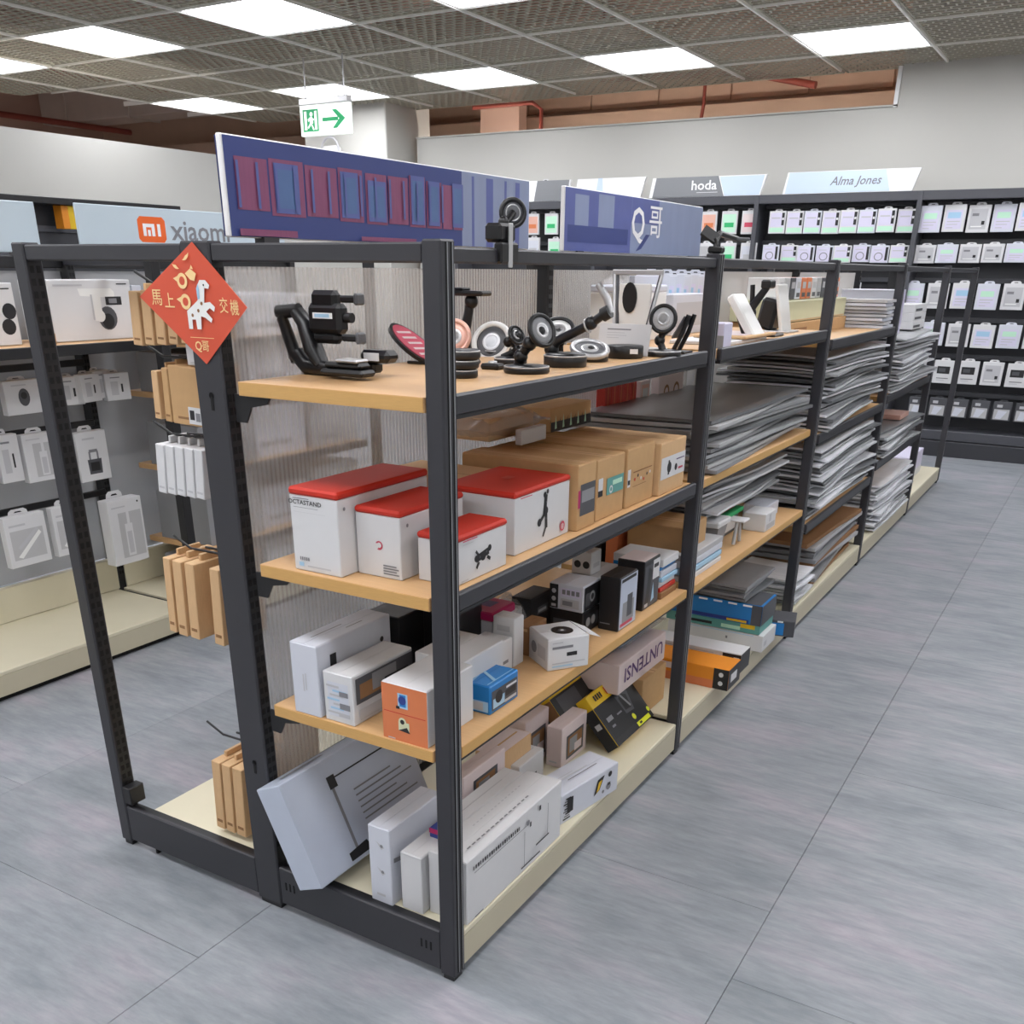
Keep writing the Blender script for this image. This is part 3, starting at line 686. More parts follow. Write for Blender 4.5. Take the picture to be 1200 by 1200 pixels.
def lblue(p):
    p.rect('f', .05, .95, .08, .45, 'light_blue').rect('f', .1, .8, .12, .4, 'ink_light').rect('r', .06, .95, .10, .80, 'dark_grey').rect('r', .1, .5, .16, .5, 'light_blue').disc('r', .3, .5, .014, 'ink').rect('r', .5, .92, .14, .24, 'ink_light').rect('r', .52, .9, .34, .56, 'ink')
    p.rect('r', .55, .92, .62, .70, 'white_card').poly('T', [(.0,.55),(.9,.75),(.9,.80),(.0,.62)], 'light_blue').poly('T', [(.25,.1),(.34,.1),(.7,.9),(.62,.9)], 'light_blue').rect('T', .05, .95, .1, .13, 'light_blue')
carton('gadget_box', 'glossy blue box with photo strip at the front edge of lowest wooden shelf', -.112, -.032, .190, .302, Z3, .062, 'blue', lblue)
carton('gadget_box', 'grey white box directly behind the glossy blue box', -.195, -.122, .335, .43, Z3, .076, 'white_card', P(('rect','r',.1,.8,.3,.4,'ink_grey'),('rect','t',.2,.8,.4,.6,'ink_light'),('rect','f',.3,.8,.2,.5,'kraft_light')))
carton('gadget_box', 'white box with magenta lid behind the grey white box', -.275, -.185, .445, .545, Z3, .116, 'white_cool', P(('rect','t',.3,.7,.35,.75,'purple_ink'),('rect','f',.1,.5,.2,.3,'ink_light')), ('magenta', .022))
def lg(p):
    p.disc('f', .5, .42, .013, 'purple_ink', 16, .016).disc('f', .47, .3, .009, 'ink').disc('f', .62, .55, .008, 'green').rect('f', .2, .8, .72, .84, 'ink_light'); p.rect('f', .3, .7, .06, .12, 'green')
carton('gadget_box', 'upright white box with a purple device picture beside the magenta lidded box', -.178, -.122, .437, .480, Z3, .115, 'white_card', lg)
carton('paper_bag', 'small brown paper bag behind the rotated white box', -.170, -.128, .515, .60, Z3, .070, 'kraft_dark', P(('rect','f',.1,.9,.85,.95,'kraft')), None, 'bag')
def lj(p):
    p.disc('t', .52, .56, .026, 'black_plastic', 22, .026).disc('t', .52, .56, .010, 'grey_plastic').disc('t', .52, .56, .004, 'white_card')
    p.rect('r', .1, .6, .68, .76, 'ink_grey').rect('r', .45, .7, .42, .54, 'ink').rect('r', .1, .9, .2, .24, 'ink_light').rect('r', .1, .6, .1, .15, 'light_blue').disc('f', .3, .5, .014, 'ink_grey').rect('f', .5, .9, .3, .7, 'ink_light').rect('r', .1, .35, .86, .9, 'ink_light')
    p.disc('l', .35, .55, .016, 'ink_grey').rect('l', .1, .9, .1, .2, 'ink_light')
t = carton('gadget_box', 'white box set askew with a round black fan pictured on top', -.056-.05, -.056+.05, .527-.052, .527+.052, Z3, .075, 'white_card', lj, rz=-35)
MB().add([(.05,.052,.0753),(-.05,.052,.0753),(-.04,.088,.060),(.04,.088,.060)], [(0,1,2,3)], 'white_card').build('open_flap', t)
def lk(p):
    p.rect('f', .0, .26, .04, .96, 'ink').disc('f', .13, .7, .006, 'ink_light').disc('f', .13, .4, .006, 'ink_light').rect('f', .06, .2, .1, .2, 'ink_light').rect('f', .34, .95, .55, .86, 'lilac')
    for k in range(4): p.rect('f', .38+.14*k, .48+.14*k, .62, .8, 'ink_grey')
    p.rect('f', .34, .9, .12, .46, 'ink_light').rect('f', .40, .7, .2, .38, 'ink_grey').rect('r', .06, .98, .05, .95, 'black_card').disc('r', .5, .5, .014, 'mid_grey').disc('r', .5, .5, .008, 'ink').rect('r', .1, .35, .2, .7, 'dark_grey')
lower = carton('gadget_box', 'black patterned box under the white and black one, lower of two', -.176, -.085, .706, .80, Z3, .056, 'black_card', P(('rect','f',.1,.6,.2,.6,'dark_grey'),('disc','r',.3,.5,.012,'mid_grey'),('disc','r',.6,.5,.012,'mid_grey'),('rect','r',.75,.9,.2,.8,'dark_grey')))
carton('gadget_box', 'white and black box with icon panels stacked on a black box', -.178, -.086, .704, .80, Z3+.058, .066, 'white_cool', lk)
carton('gadget_box', 'plain black cube box left of the stacked white and black box', -.245, -.19, .63, .74, Z3, .095, 'black_card', P(('rect','r',.3,.8,.5,.7,'dark_grey'),('rect','r',.35,.7,.55,.62,'mid_grey'),('rect','t',.1,.9,.1,.9,'dark_grey')))
def lm(p):
    p.rect('r', .04, .99, .02, .98, 'silver_card').rect('r', .2, .85, .12, .5, 'mid_grey').rect('r', .45, .75, .2, .62, 'dark_grey').rect('r', .1, .8, .06, .12, 'pinkred').rect('r', .08, .9, .90, .96, 'ink').rect('f', .1, .6, .12, .14, 'ink_grey')
carton('gadget_box', 'tall black box with silver picture side on lowest wooden shelf', -.076, -.021, .775, .880, Z3, .138, 'black_card', lm)
def ln(p):
    p.rect('T', .02, .98, .02, .98, 'pink_white').rect('r', .04, .98, .04, .9, 'dark_grey').rect('r', .55, .98, .55, .95, 'white_card').rect('r', .6, .9, .78, .86, 'ink').poly('r', [(.1,.1),(.35,.1),(.5,.75),(.3,.85)], 'black_plastic').poly('r', [(.5,.1),(.7,.15),(.6,.5)], 'light_blue').rect('r', .1, .3, .05, .12, 'ink_light')
carton('gadget_box', 'black box with a pale top, right of the tall silver sided one', -.112, -.034, .955, 1.058, Z3, .134, 'black_card', ln)
carton('gadget_box', 'flat grey box under the small circle patterned box', -.225, -.135, .90, 1.05, Z3, .088, 'grey_card', P(('rect','r',.2,.8,.3,.5,'ink_light'),('rect','f',.1,.9,.2,.7,'ink_light')))
carton('gadget_box', 'small white box with two dark circles atop the flat grey box', -.222, -.165, .905, .965, Z3+.090, .060, 'white_card', P(('disc','f',.3,.45,.010,'ink'),('disc','f',.75,.45,.010,'ink'),('rect','r',.2,.8,.3,.5,'ink_light')))
for k, (mt, hh) in enumerate((('kraft_dark', .018), ('red', .012), ('white_card', .016), ('light_blue', .012), ('white_cool', .018), ('blue', .010), ('white_card', .022))):
    zz = Z3 + sum((.018, .012, .016, .012, .018, .010)[:k]) + .0008*k
    carton('flat_pack', '%s slim pack, %s from the bottom of the stack beside second post' % (('brown', 'red', 'white', 'pale blue', 'cool white', 'blue', 'thick white')[k], ORD[k]), -.18, -.03-.004*(k % 3), 1.075, 1.185, zz, hh, mt, None, None, 'box', 'slim packs stacked beside the second post', flaps=False)
bag('film_pouch', 'clear plastic pouch of white parts behind the purple picture box', -.30, -.20, .58, .68, Z3+.004, .09, 'clear_bag', 'white_card')
carton('kraft_carton', 'upright kraft carton on lowest shelf beyond the second post', -.24, -.06, 1.30, 1.48, .532, .15, 'kraft', tape)
carton('gadget_box', 'orange slim box left of the upright kraft carton', -.30, -.26, 1.28, 1.42, .532, .13, 'orange_card', None)
carton('gadget_box', 'dark slim box between the orange box and the back panel', -.36, -.32, 1.28, 1.42, .532, .14, 'black_card', None)
# -- base deck
def dstand(p):
    p.rect('r', .0, .30, .02, .98, 'silver_card').rect('r', .31, .33, .10, .78, 'ink_grey').rect('r', .30, .36, .72, .84, 'ink').poly('r', [(.25,.04),(.43,.04),(.40,.14),(.25,.12)], 'ink').rect('r', .34, .95, .80, .815, 'ink')
    for k in range(6): p.rect('r', .45, .45+.08*(6-k % 3), .30+.06*k, .315+.06*k, 'ink_grey')
    p.rect('T', .1, .42, .45, .6, 'ink_grey').rect('T', .3, .98, .84, .9, 'ink')
t = carton('laptop_stand_box', 'large thin silver blue box leaning left on the base deck', -.0375, .0375, -.21, .21, 0, .245, 'silver_card', dstand, flaps=False)
t.rotation_euler = (0, math.radians(-24), 0); t.location = (-.348, .172, ZD + .022)
def dd2(p):
    for v in (.82, .48): p.poly('f', [(.35,v),(.75,v-.06),(.6,v-.1),(.45,v-.03)], 'ink_light').disc('f', .62, v-.05, .004, 'ink_grey')
    p.rect('f', .3, .7, .10, .13, 'ink_light').poly('r', [(.05,.62),(.95,.42),(.95,.36),(.05,.56)], 'ink_grey').rect('r', .5, 1, .2, .34, 'light_blue')
carton('gadget_box', 'narrow upright white box with two faint grey pictures on base deck', -.236, -.179, .030, .222, ZD, .190, 'white_cool', dd2)
carton('gadget_box', 'plain white box behind the corner post, left of the large white one', -.161, -.106, .040, .166, ZD, .142, 'white_card', P(('rect','f',.0,1,.97,.975,'ink_light')))
carton('laptop_stand_box', 'slim plain white box tight against the back of the big lettered one', -.157, -.103, .175, .455, ZD, .154, 'white_card', P(('rect','T',.1,.8,.45,.5,'ink_light')))
carton('gadget_box', 'small blue and maroon box on the plain white box at corner post', -.140, -.108, .118, .165, ZD+.1425, .024, 'deep_blue', P(('rect','f',0,1,.5,1,'magenta')))
def dd4(p):
    for k in range(22): p.rect('r', .06+.021*k, .06+.021*k+.014*(.6+.4*((k*7) % 3)/2), .80, .86, 'ink')
    p.rect('r', .06, .58, .765, .773, 'ink').rect('r', .62, .635, .70, .78, 'ink').disc('r', .60, .80, .007, 'ink_grey').rect('r', .56, .565, .12, .7, 'ink_grey').rect('r', .53, .74, .10, .125, 'ink').rect('r', .72, .74, .84, .92, 'ink').rect('r', .82, .825, .30, .84, 'ink_grey').rect('r', .69, .84, .28, .305, 'ink').rect('r', .06, .14, .05, .07, 'ink_grey')
    for k in range(14): p.rect('T', .1+.045*k, .13+.045*k, .24, .28, 'ink_grey').rect('T', .3+.036*k, .32+.036*k, .66, .69, 'ink_light')
carton('laptop_stand_box', 'big white box with black line of lettering along its side, front of base deck', -.101, -.006, .058, .470, ZD, .155, 'white_card', dd4)
def dd5(p):
    for k in range(9): p.rect('r', .04+.018*(k % 3), .16-.012*(k % 2), .1+.085*k, .15+.085*k, 'ink_grey' if k % 2 else 'ink')
    p.rect('r', .10, .2, .3, .8, 'ink').poly('r', [(.56,.30),(.66,.42),(.74,.86),(.62,.80)], 'ink').poly('r', [(.60,.36),(.65,.44),(.70,.74),(.64,.70)], 'yellow').disc('r', .84, .78, .008, 'ink').disc('r', .82, .36, .010, 'ink_grey').disc('r', .72, .28, .005, 'ink_grey').rect('r', .80, .85, .4, .5, 'ink')
    p.rect('T', .1, .7, .5, .53, 'ink_light').rect('T', .1, .5, .6, .62, 'ink_light').rect('T', .3, .8, .36, .39, 'ink_grey')
carton('gadget_box', 'long white box with yellow and black picture at the deck edge', -.054-.048, -.054+.048, .640-.122, .640+.122, ZD, .082, 'white_cool', dd5, rz=-10)
def ddp(p): p.rect('r', .18, .86, .12, .72, 'dark_grey').rect('r', .24, .80, .18, .66, 'kraft_dark').rect('r', .3, .6, .24, .6, 'mid_grey').rect('r', .5, .78, .2, .4, 'pink_white').rect('f', .2, .7, .1, .14, 'ink_light')
carton('case_box', 'pinkish white box with a dark picture window beside the yellow black box', -.214, -.166, .775, .925, ZD, .120, 'pink_white', ddp, group='pinkish boxes with dark picture windows')
carton('case_box', 'pinkish box with dark window behind the kraft topped box', -.290, -.238, .70, .83, ZD, .150, 'pink_white', ddp, group='pinkish boxes with dark picture windows')
carton('case_box', 'pinkish box with dark window right of the corner post, base deck', -.215, -.172, .30, .485, ZD, .190, 'pink_white', lambda p: p.rect('r', .22, .80, .52, .86, 'dark_grey').rect('r', .28, .74, .56, .82, 'kraft_dark').rect('r', .34, .6, .58, .78, 'mid_grey'), group='pinkish boxes with dark picture windows')
carton('case_box', 'cream box with folded kraft top behind the big white box', -.27, -.20, .50, .665, ZD, .148, 'kraft_light', P(('rect','T',.02,.98,.02,.98,'pink_white'),('rect','T',.1,.9,.46,.54,'kraft')))
carton('gadget_box', 'low grey white box just behind the big white box', -.228, -.175, .56, .69, ZD, .098, 'white_card', P(('rect','r',.2,.7,.2,.5,'dark_grey'),('rect','r',.3,.6,.25,.45,'mid_grey'),('rect','T',.05,.9,.45,.5,'ink_light')))
# yellow and black boxes leaning back
def dy(p):
    p.rect('f', .0, 1, .0, .76, 'black_card').rect('f', .04, .96, .12, .73, 'ink').poly('f', [(.52,.34),(.72,.32),(.80,.66),(.62,.76),(.50,.70)], 'dark_grey').poly('f', [(.55,.40),(.69,.38),(.74,.62),(.63,.69),(.55,.64)], 'black_plastic').poly('f', [(.57,.76),(.61,.76),(.71,.42),(.68,.40)], 'mid_grey')
    p.disc('f', .62, .22, .0095, 'acid').rect('f', .10, .24, .42, .5, 'mid_grey').rect('f', .12, .2, .3, .34, 'ink_grey').rect('f', .34, .46, .42, .45, 'ink_grey').poly('f', [(.58,.02),(.92,.02),(.92,.10),(.58,.10)], 'acid').rect('f', .64, .7, .04, .08, 'ink').disc('f', .96, .16, .008, 'acid')
    for k in range(4): p.rect('f', .12+.05*k, .15+.05*k, .84, .94, 'ink')
    p.rect('f', .72, .96, .80, .98, 'acid').rect('f', .40, .42, .82, .96, 'red').rect('f', .46, .48, .82, .94, 'red').rect('f', .52, .54, .84, .95, 'red').rect('l', .0, 1, .0, .76, 'black_card').rect('l', .3, .8, .4, .5, 'ink_light')
def dy2(p):
    p.rect('f', .0, 1, .0, .72, 'black_card').rect('f', .1, .5, .3, .68, 'dark_grey').rect('f', .2, .26, .80, .94, 'red').rect('f', .62, .95, .78, .96, 'acid').rect('f', .30, .56, .84, .90, 'kraft_dark').rect('t', .1, .55, .25, .75, 'acid').rect('t', .3, .9, .4, .6, 'red').rect('l', 0, 1, .0, .7, 'kraft_dark')
t = carton('tool_box', 'yellow and black box with dark charger pictured, leaning on base deck', -.125, .125, -.02, .02, 0, .168, 'yellow', dy, flaps=False, group='yellow and black boxes on the base deck')
t.rotation_euler = (math.radians(-42), 0, math.radians(90)); t.location = (-.080, 1.055, ZD+.015)
t = carton('tool_box', 'second yellow and black box leaning behind the charger box', -.14, .14, -.02, .02, 0, .165, 'yellow', dy2, flaps=False, group='yellow and black boxes on the base deck')
t.rotation_euler = (math.radians(-40), 0, math.radians(90)); t.location = (-.185, .985, ZD+.058)
bag('film_pouch', 'clear bag of dark cables lying behind the yellow boxes', -.42, -.27, .84, 1.03, ZD+.125, .09, 'clear_bag', 'black_card')
carton('gadget_box', 'black box at the back under the bag of dark cables', -.42, -.27, .84, 1.03, ZD, .12, 'black_card', None)
def du(p): p.text('r', .52, .56, .062, 'UNTENSI', 'purple_ink', 1.15, 0.0, 180)
carton('lettered_box', 'white box with upside-down purple capitals beside the second post', -.40, -.125, 1.04, 1.385, ZD+.130, .092, 'pink_white', du)
carton('kraft_carton', 'kraft carton under the box with purple capitals', -.40, -.11, 1.188, 1.37, ZD+.001, .126, 'kraft', tape)
bag('film_pouch', 'blue and clear plastic bag on top of the purple lettered box', -.36, -.14, 1.10, 1.40, ZD+.226, .06, 'clear_bag', 'light_blue')
# ================================================================ display stands on the top shelf
def disp(name, label, loc, cat='phone holder', rz=0.0): return thing(name, label, cat, loc, math.radians(rz))
T1 = disp('car_phone_holder', 'large black clamping phone holder on a bent arm, left end of top shelf', (-.388, .175, Z1+.006))
b = MB().tube([(-.074,.0,.030),(-.05,0,.008),(.02,-.005,.006),(.07,-.01,.012)], [.016,.016,.014,.012], 'black_plastic', 10)
b.build('base_arm', T1)
MB().tube([(-.074,0,.016),(-.104,0,.092),(-.090,0,.110)], [.013,.011,.012], 'black_plastic', 10).tube([(-.088,0,.02),(-.104,.002,.085)], .006, 'ink_light', 8).tube([(-.112,0,.104),(-.06,0,.108)], .013, 'black_plastic', 10).build('upright_arm', T1)
MB().tube([(-.065,.0,.106),(-.045,0,.085),(-.030,0,.040),(-.012,0,.012)], [.018,.022,.024,.018], 'black_plastic', 12, flat=.6).build('back_arm', T1)
h = MB().box(-.028, .052, -.018, .014, .070, .122, 'black_plastic', .008).box(-.022, .040, -.014, .012, .112, .144, 'black_plastic', .008).box(-.022, .04, -.014, .012, .052, .074, 'black_plastic', .008).build('clamp_head', T1)
MB().box(-.01, .036, -.0195, -.018, .096, .106, 'sign_white').box(-.005, .03, -.020, -.0195, .098, .104, 'light_blue').build('name_label', h)
for z in (.130, .064):
    MB().box(.050, .092, -.014, .006, z-.006, z+.006, 'black_plastic', .003).box(.084, .094, -.016, .008, z-.010, z+.010, 'grey_plastic', .003).build('jaw', h)
MB().tube([(.052,0,.098),(.068,0,.098)], .009, 'black_plastic', 10).build('knob', h)
f = MB().box(.022, .124, -.050, -.006, 0, .012, 'black_plastic', .005).box(.030, .116, -.046, -.010, .012, .024, 'black_plastic', .005).box(.06, .112, -.048, -.012, .024, .030, 'silver', .004).build('suction_foot', T1)
MB().box(.01, .09, .03, .06, .0, .02, 'black_plastic', .005).box(.06, .13, .02, .06, .02, .042, 'black_plastic', .008).box(.075, .11, .018, .02, .024, .038, 'sign_white').build('spare_clamp', T1)
T = disp('wireless_pad', 'black rimmed pink patterned pad propped behind the corner post', (-.42, .50, Z1))
M2 = TR(.0, 0, .038) @ RY(35)
MB().prism([(.055*math.cos(a)*1.25, .045*math.sin(a)) for a in [2*math.pi*k/24 for k in range(24)]], -.006, .002, 'black_plastic', M2).prism([(.049*math.cos(a)*1.25, .039*math.sin(a)) for a in [2*math.pi*k/24 for k in range(24)]], .002, .0035, 'pinkred', M2).build('pad', T)
m = MB()
for k in range(5): m.prism([(-.04+.018*k, -.022), (-.034+.018*k, -.022), (-.030+.018*k, .022), (-.036+.018*k, .022)], .0035, .0042, 'pink_white', M2)
m.build('pad_pattern', T); MB().tube([(.03,0,.016),(.045,0,.0)], .008, 'black_plastic', 8).box(.0, .06, -.03, .03, 0, .006, 'black_plastic', .002).build('foot', T)
def ring_holder(label, x, y, ring, pts, base_r, ring_r, normal, face='black_plastic', rim='black_plastic', base_mat='black_plastic', arm_r=.008, name='magnetic_ring_holder'):
    """Round base, jointed arm, ring head facing along normal; pts are relative to the base."""
    t = disp(name, label, (x, y, Z1))
    MB().lathe([(base_r*.96, 0), (base_r, .003), (base_r, .010), (base_r*.9, .014), (base_r*.4, .016), (0, .016)], base_mat, None, 26).torus(base_r*.97, .0016, 'silver', TR(0, 0, .012), 26, 6).build('base', t)
    a = MB().tube(pts, arm_r, 'black_plastic', 10)
    for p in pts[1:]: a.ball(p, arm_r*1.45, 'black_plastic')
    a.build('arm', t)
    MT = aim(ring, normal)
    MB().torus(ring_r*.86, ring_r*.14, rim, MT, 30, 8).build('ring', t)
    MB().lathe([(0, -.004), (ring_r*.84, -.004), (ring_r*.84, .001), (ring_r*.5, .002), (0, .002)], face, MT, 28).lathe([(ring_r*.28, .0025), (ring_r*.36, .0035), (ring_r*.44, .0025)], 'silver', MT, 24).build('head_disc', t)
    return t
T = disp('car_phone_holder', 'tall black phone holder with flat head behind the corner post', (-.315, .55, Z1))
MB().lathe([(.028,0),(.03,.004),(.024,.014),(0,.016)], 'black_plastic').build('base', T)
MB().tube([(0,0,.01),(-.006,0,.06),(.004,0,.10),(.010,0,.128)], [.011,.012,.010,.010], 'black_plastic', 10).ball((.012,0,.125), .015, 'black_plastic').build('neck', T)
MB().box(-.04, .052, -.022, .022, .136, .146, 'black_plastic', .004).box(-.03, .0, -.018, .018, .146, .152, 'black_plastic', .003).build('flat_head', T)
ring_holder('rose gold ring holder peeking out right of the corner post', -.262, .45, (-.006, -.02, .062), [(0,0,.01),(0,.0,.03),(-.004,-.01,.055)], .028, .036, (.45,-1,.35), 'rose', 'rose')
ring_holder('white ringed black disc holder lying behind the stacked bases', -.377, .76, (0, -.01, .032), [(.03,.02,.01),(.02,.01,.025),(0,0,.03)], .026, .050, (.2,-1,.55), 'grey_plastic', 'white_plastic')
for k in range(3):
    t = disp('charging_puck', 'small round black charging puck right of the corner post, %s of three stacked' % ('lowest', 'middle one', 'topmost')[k], (-.165 + .003*k, .30, Z1+.017*k)); t['group'] = 'stacked round charging pucks'
    MB().lathe([(.030, 0), (.032, .003), (.032, .012), (.027, .0168), (0, .0168)], 'black_plastic', None, 24).build('body', t)
    MB().torus(.0305, .0014, 'silver', TR(0, 0, .0135), 24, 6).build('trim_ring', t)
ring_holder('black ring holder on a low flat base near the front lip', -.108, .45, (.034, -.002, .080), [(-.02,0,.012),(-.014,0,.03),(.006,0,.055),(.026,0,.076)], .046, .034, (1,-.38,.42), 'mid_grey', 'black_plastic', arm_r=.010)
ring_holder('white faced disc holder behind the long armed holder', -.182, .72, (0, -.004, .066), [(0,.01,.01),(0,.006,.04),(0,0,.06)], .032, .040, (.25,-.6,.8), 'white_plastic', 'black_plastic')
t = disp('long_arm_holder', 'black holder with a long slanted arm on a thick round base', (-.111, .62, Z1))
MB().lathe([(.044,0),(.046,.003),(.046,.022),(.040,.027),(.0,.027)], 'black_plastic', None, 28).torus(.045, .0018, 'silver', TR(0,0,.022), 28, 6).build('base', t)
MB().tube([(-.036,0,.03),(-.02,0,.05),(.054,0,.084),(.084,0,.104)], [.012,.010,.009,.009], 'black_plastic', 10).ball((-.034,0,.034), .016, 'black_plastic').ball((.058,0,.088), .014, 'black_plastic').torus(.013, .002, 'silver', aim((.05,0,.082),(1,0,.45)), 18, 6).build('arm', t)
MB().tube([(.084,0,.104),(.100,0,.112)], .014, 'black_plastic', 12).tube([(.102,0,.108),(.092,0,.135),(.070,0,.162)], [.008,.009,.007], 'silver', 10, flat=.5).build('clip_head', t)
ring_holder('silver disc holder lying flat beside the long armed holder', -.125, .77, (.0,-.006,.026), [(0,.02,.01),(0,.01,.02),(0,0,.022)], .040, .046, (.25,-.3,1), 'dark_grey', 'silver')
t = disp('price_card', 'white printed price card standing behind the black round base', (-.136, .962, Z1), 'card')
MB().box(-.068, .068, -.001, .001, .0, .072, 'white_card', .0005, RX(-12)).build('card', t)
p = Print(.136, .002, .072); p.rect('f', .16, .62, .80, .84, 'ink_grey').rect('f', .16, .5, .70, .72, 'ink_light').rect('f', .16, .55, .62, .64, 'ink_light').rect('f', .16, .4, .54, .56, 'ink_light')
o = p.build('printed_lines', t); o.rotation_euler = (math.radians(-12), 0, 0); MB().box(-.05, .05, 0.008, .03, 0, .003, 'acrylic').build('card_foot', t)
t = disp('round_speaker_base', 'plain black round base with a small white label before the price card', (-.101, .90, Z1), 'stand base')
MB().lathe([(.042,0),(.044,.002),(.044,.026),(.042,.028),(0,.028)], 'black_plastic', None, 30).build('body', t)
MB().box(.016, .034, -.0425, -.0385, .012, .022, 'sign_white', 0, RZ(20)).build('label', t)
t = disp('tablet_stand', 'silver z-shaped tablet stand at the back near second post', (-.185, 1.14, Z1), 'tablet stand')
MB().box(-.075, .075, -.05, .05, 0, .006, 'silver', .002).build('foot_plate', t)
for s in (-1, 1):
    MB().tube([(s*.035,-.03,.006),(s*.062,.01,.185)], [.006,.006], 'dark_grey', 8).tube([(s*.040,-.036,.006),(s*.066,.004,.185)], .0045, 'silver', 8).build('leg', t)
MB().box(-.07, .07, -.002, .006, .178, .190, 'silver', .002).build('top_bar', t)
MB().box(-.045, .045, -.012, -.006, .05, .158, 'white_plastic', .012).prism([(.028*math.cos(a)*.7-.012, .036*math.sin(a)) for a in [2*math.pi*k/20 for k in range(20)]], .0, .004, 'black_plastic', TR(0,-.013,.125) @ RX(90)).build('back_pad', t)
ring_holder('upright black ring holder on a wide base beside the second post', -.045, 1.0, (.0,-.012,.084), [(.0,0,.012),(-.012,.004,.035),(0,0,.06)], .044, .034, (.25,-1,.12), 'grey_card', 'black_plastic', arm_r=.009)
t = disp('folding_stand', 'dark folding tablet stand leaning beside the second post', (-.055, 1.12, Z1), 'tablet stand')
for s in (-1, 1):
    MB().tube([(-.005,s*.02,.004),(.018,s*.02,.05),(.03,s*.02,.09)], .006, 'black_plastic', 8).build('leg', t)
MB().box(-.04, .03, -.03, .03, 0, .005, 'black_plastic', .002).build('foot_plate', t); MB().box(-.03, .03, -.03, .03, 0, .004, 'grey_plastic', .0015, TR(.01,0,.06) @ RY(-60)).build('support_plate', t)
ring_holder('dark ring holder with a twisted arm behind the low flat base', -.235, .60, (.02,-.01,.06), [(-.02,0,.012),(.015,.006,.03),(-.006,0,.045),(.018,-.004,.058)], .036, .022, (.9,-.3,.5), 'black_plastic', 'black_plastic')
t = disp('cable_clip', 'small black clip with a silver button lying behind the flat base', (-.20, .47, Z1), 'clip')
MB().box(-.022,.022,-.016,.016,0,.012,'black_plastic',.004).build('body', t); MB().lathe([(.009,.012),(.009,.016),(0,.017)],'silver').build('button', t)
# white cabinet block behind, second bay
t = disp('tablet_stand', 'white slanted tablet stand just past the second post', (-.065, 1.70, Z1), 'tablet stand')
MB().box(-.035, .035, -.05, .05, 0, .006, 'silver', .002).build('foot_plate', t); MB().box(-.012, .012, -.05, .05, 0, .14, 'white_plastic', .005, TR(.03,0,.009) @ RY(-35)).build('back_rest', t); MB().tube([(.0,-.02,.006),(-.03,-.02,.075)], .007, 'black_plastic', 8).build('hinge_arm', t)
t = disp('clamp_stand', 'black clamp stand with a silver collar behind the white slanted stand', (-.14, 1.95, Z1), 'stand')
MB().box(-.03, .10, -.05, .05, 0, .008, 'black_plastic', .003).build('foot_plate', t)
MB().tube([(-.005,0,.008),(0,0,.07),(.0,0,.085),(.05,.0,.155)], [.016,.016,.014,.010], 'black_plastic', 12).torus(.017,.004,'silver', TR(0,0,.045), 20, 6).build('column', t)
MB().box(.03, .06, -.03, .03, .14, .165, 'black_plastic', .004).tube([(.0,0,.085),(-.005,0,.15)], .008, 'black_plastic', 8).build('jaw', t)
t = disp('tablet_stand', 'white upright tablet stand before the pale green carton', (-.115, 2.2, Z1), 'tablet stand')
MB().box(-.05, .05, -.06, .06, 0, .006, 'silver', .002).build('foot_plate', t); MB().box(-.006, .006, -.055, .055, 0, .15, 'white_plastic', .003, TR(.02,0,.004) @ RY(-12)).build('back_rest', t); MB().box(-.03, .03, -.05, .05, .0, .10, 'black_plastic', .01, TR(-.05,0.02,.008) @ RY(10)).build('rear_block', t)
carton('notepad', 'stack of white and pink note pads on the second bay top shelf, lower', -.20, -.03, 1.42, 1.78, Z1, .010, 'white_card', None, None, 'notepad', flaps=False)
carton('notepad', 'orange topped note pad on the white pads, second bay top shelf', -.18, -.02, 1.55, 1.84, Z1+.0112, .008, 'kraft_light', P(('rect','T',.1,.9,.1,.9,'pink_white')), None, 'notepad', flaps=False)
carton('gadget_box', 'small grey block just right of the second post on top shelf', -.06, -.012, 1.335, 1.40, Z1, .062, 'lilac', P(('rect','f',0,1,0,.5,'mid_grey')))
carton('acrylic_bin', 'translucent white bin standing at the panel behind second post', -.42, -.30, 1.35, 1.62, Z1, .15, 'white_plastic', None, ('white_cool', .02), 'bin')
carton('gadget_box', 'grey white box against the panel behind the clamp stand', -.43, -.33, 1.75, 2.05, Z1, .12, 'white_cool', P(('rect','r',.1,.9,.2,.8,'ink_light')))
# clamp holders fixed on top of the frame
def top_clamp(label, x, y, ring, n):
    t = thing('clip_holder', label, 'phone holder', (x, y, 1.372))
    MB().box(-.016, .016, -.026, .026, .0275, .056, 'black_plastic', .005).box(.004, .020, -.028, .028, -.004, .0275, 'black_plastic', .003).build('clamp', t)
    MB().box(.0185, .0215, -.006, .006, -.01, .056, 'silver', .001).build('pull_strip', t)
    MB().tube([(0,.01,.05),(0,ring[1]*.6,ring[2]-.012),ring], .006, 'black_plastic', 10).ball((0,.01,.058), .009, 'black_plastic').build('arm', t)
    MT = aim(ring, n); MB().torus(.020, .004, 'black_plastic', MT, 28, 8).build('ring', t); MB().lathe([(0,-.002),(.018,-.002),(.018,.001),(.008,.002),(0,.002)], 'grey_plastic', MT, 26).torus(.012,.0012,'silver',MT @ TR(0,0,.0015),24,6).build('head_disc', t)
    return t
top_clamp('black clip holder with ring head on the rail near the corner post', -.018, .200, (.0, .040, .073), (.75, -.75, .1))
t = thing('clip_holder', 'black folded clip holder standing on the second post', 'phone holder', (-.018, 1.234, 1.4005))
MB().box(-.018, .018, -.016, .016, 0, .016, 'black_plastic', .004).build('clamp', t)
MB().tube([(0,0,.012),(-.004,.0,.028),(-.012,.05,.046)], .007, 'black_plastic', 10).build('arm', t)
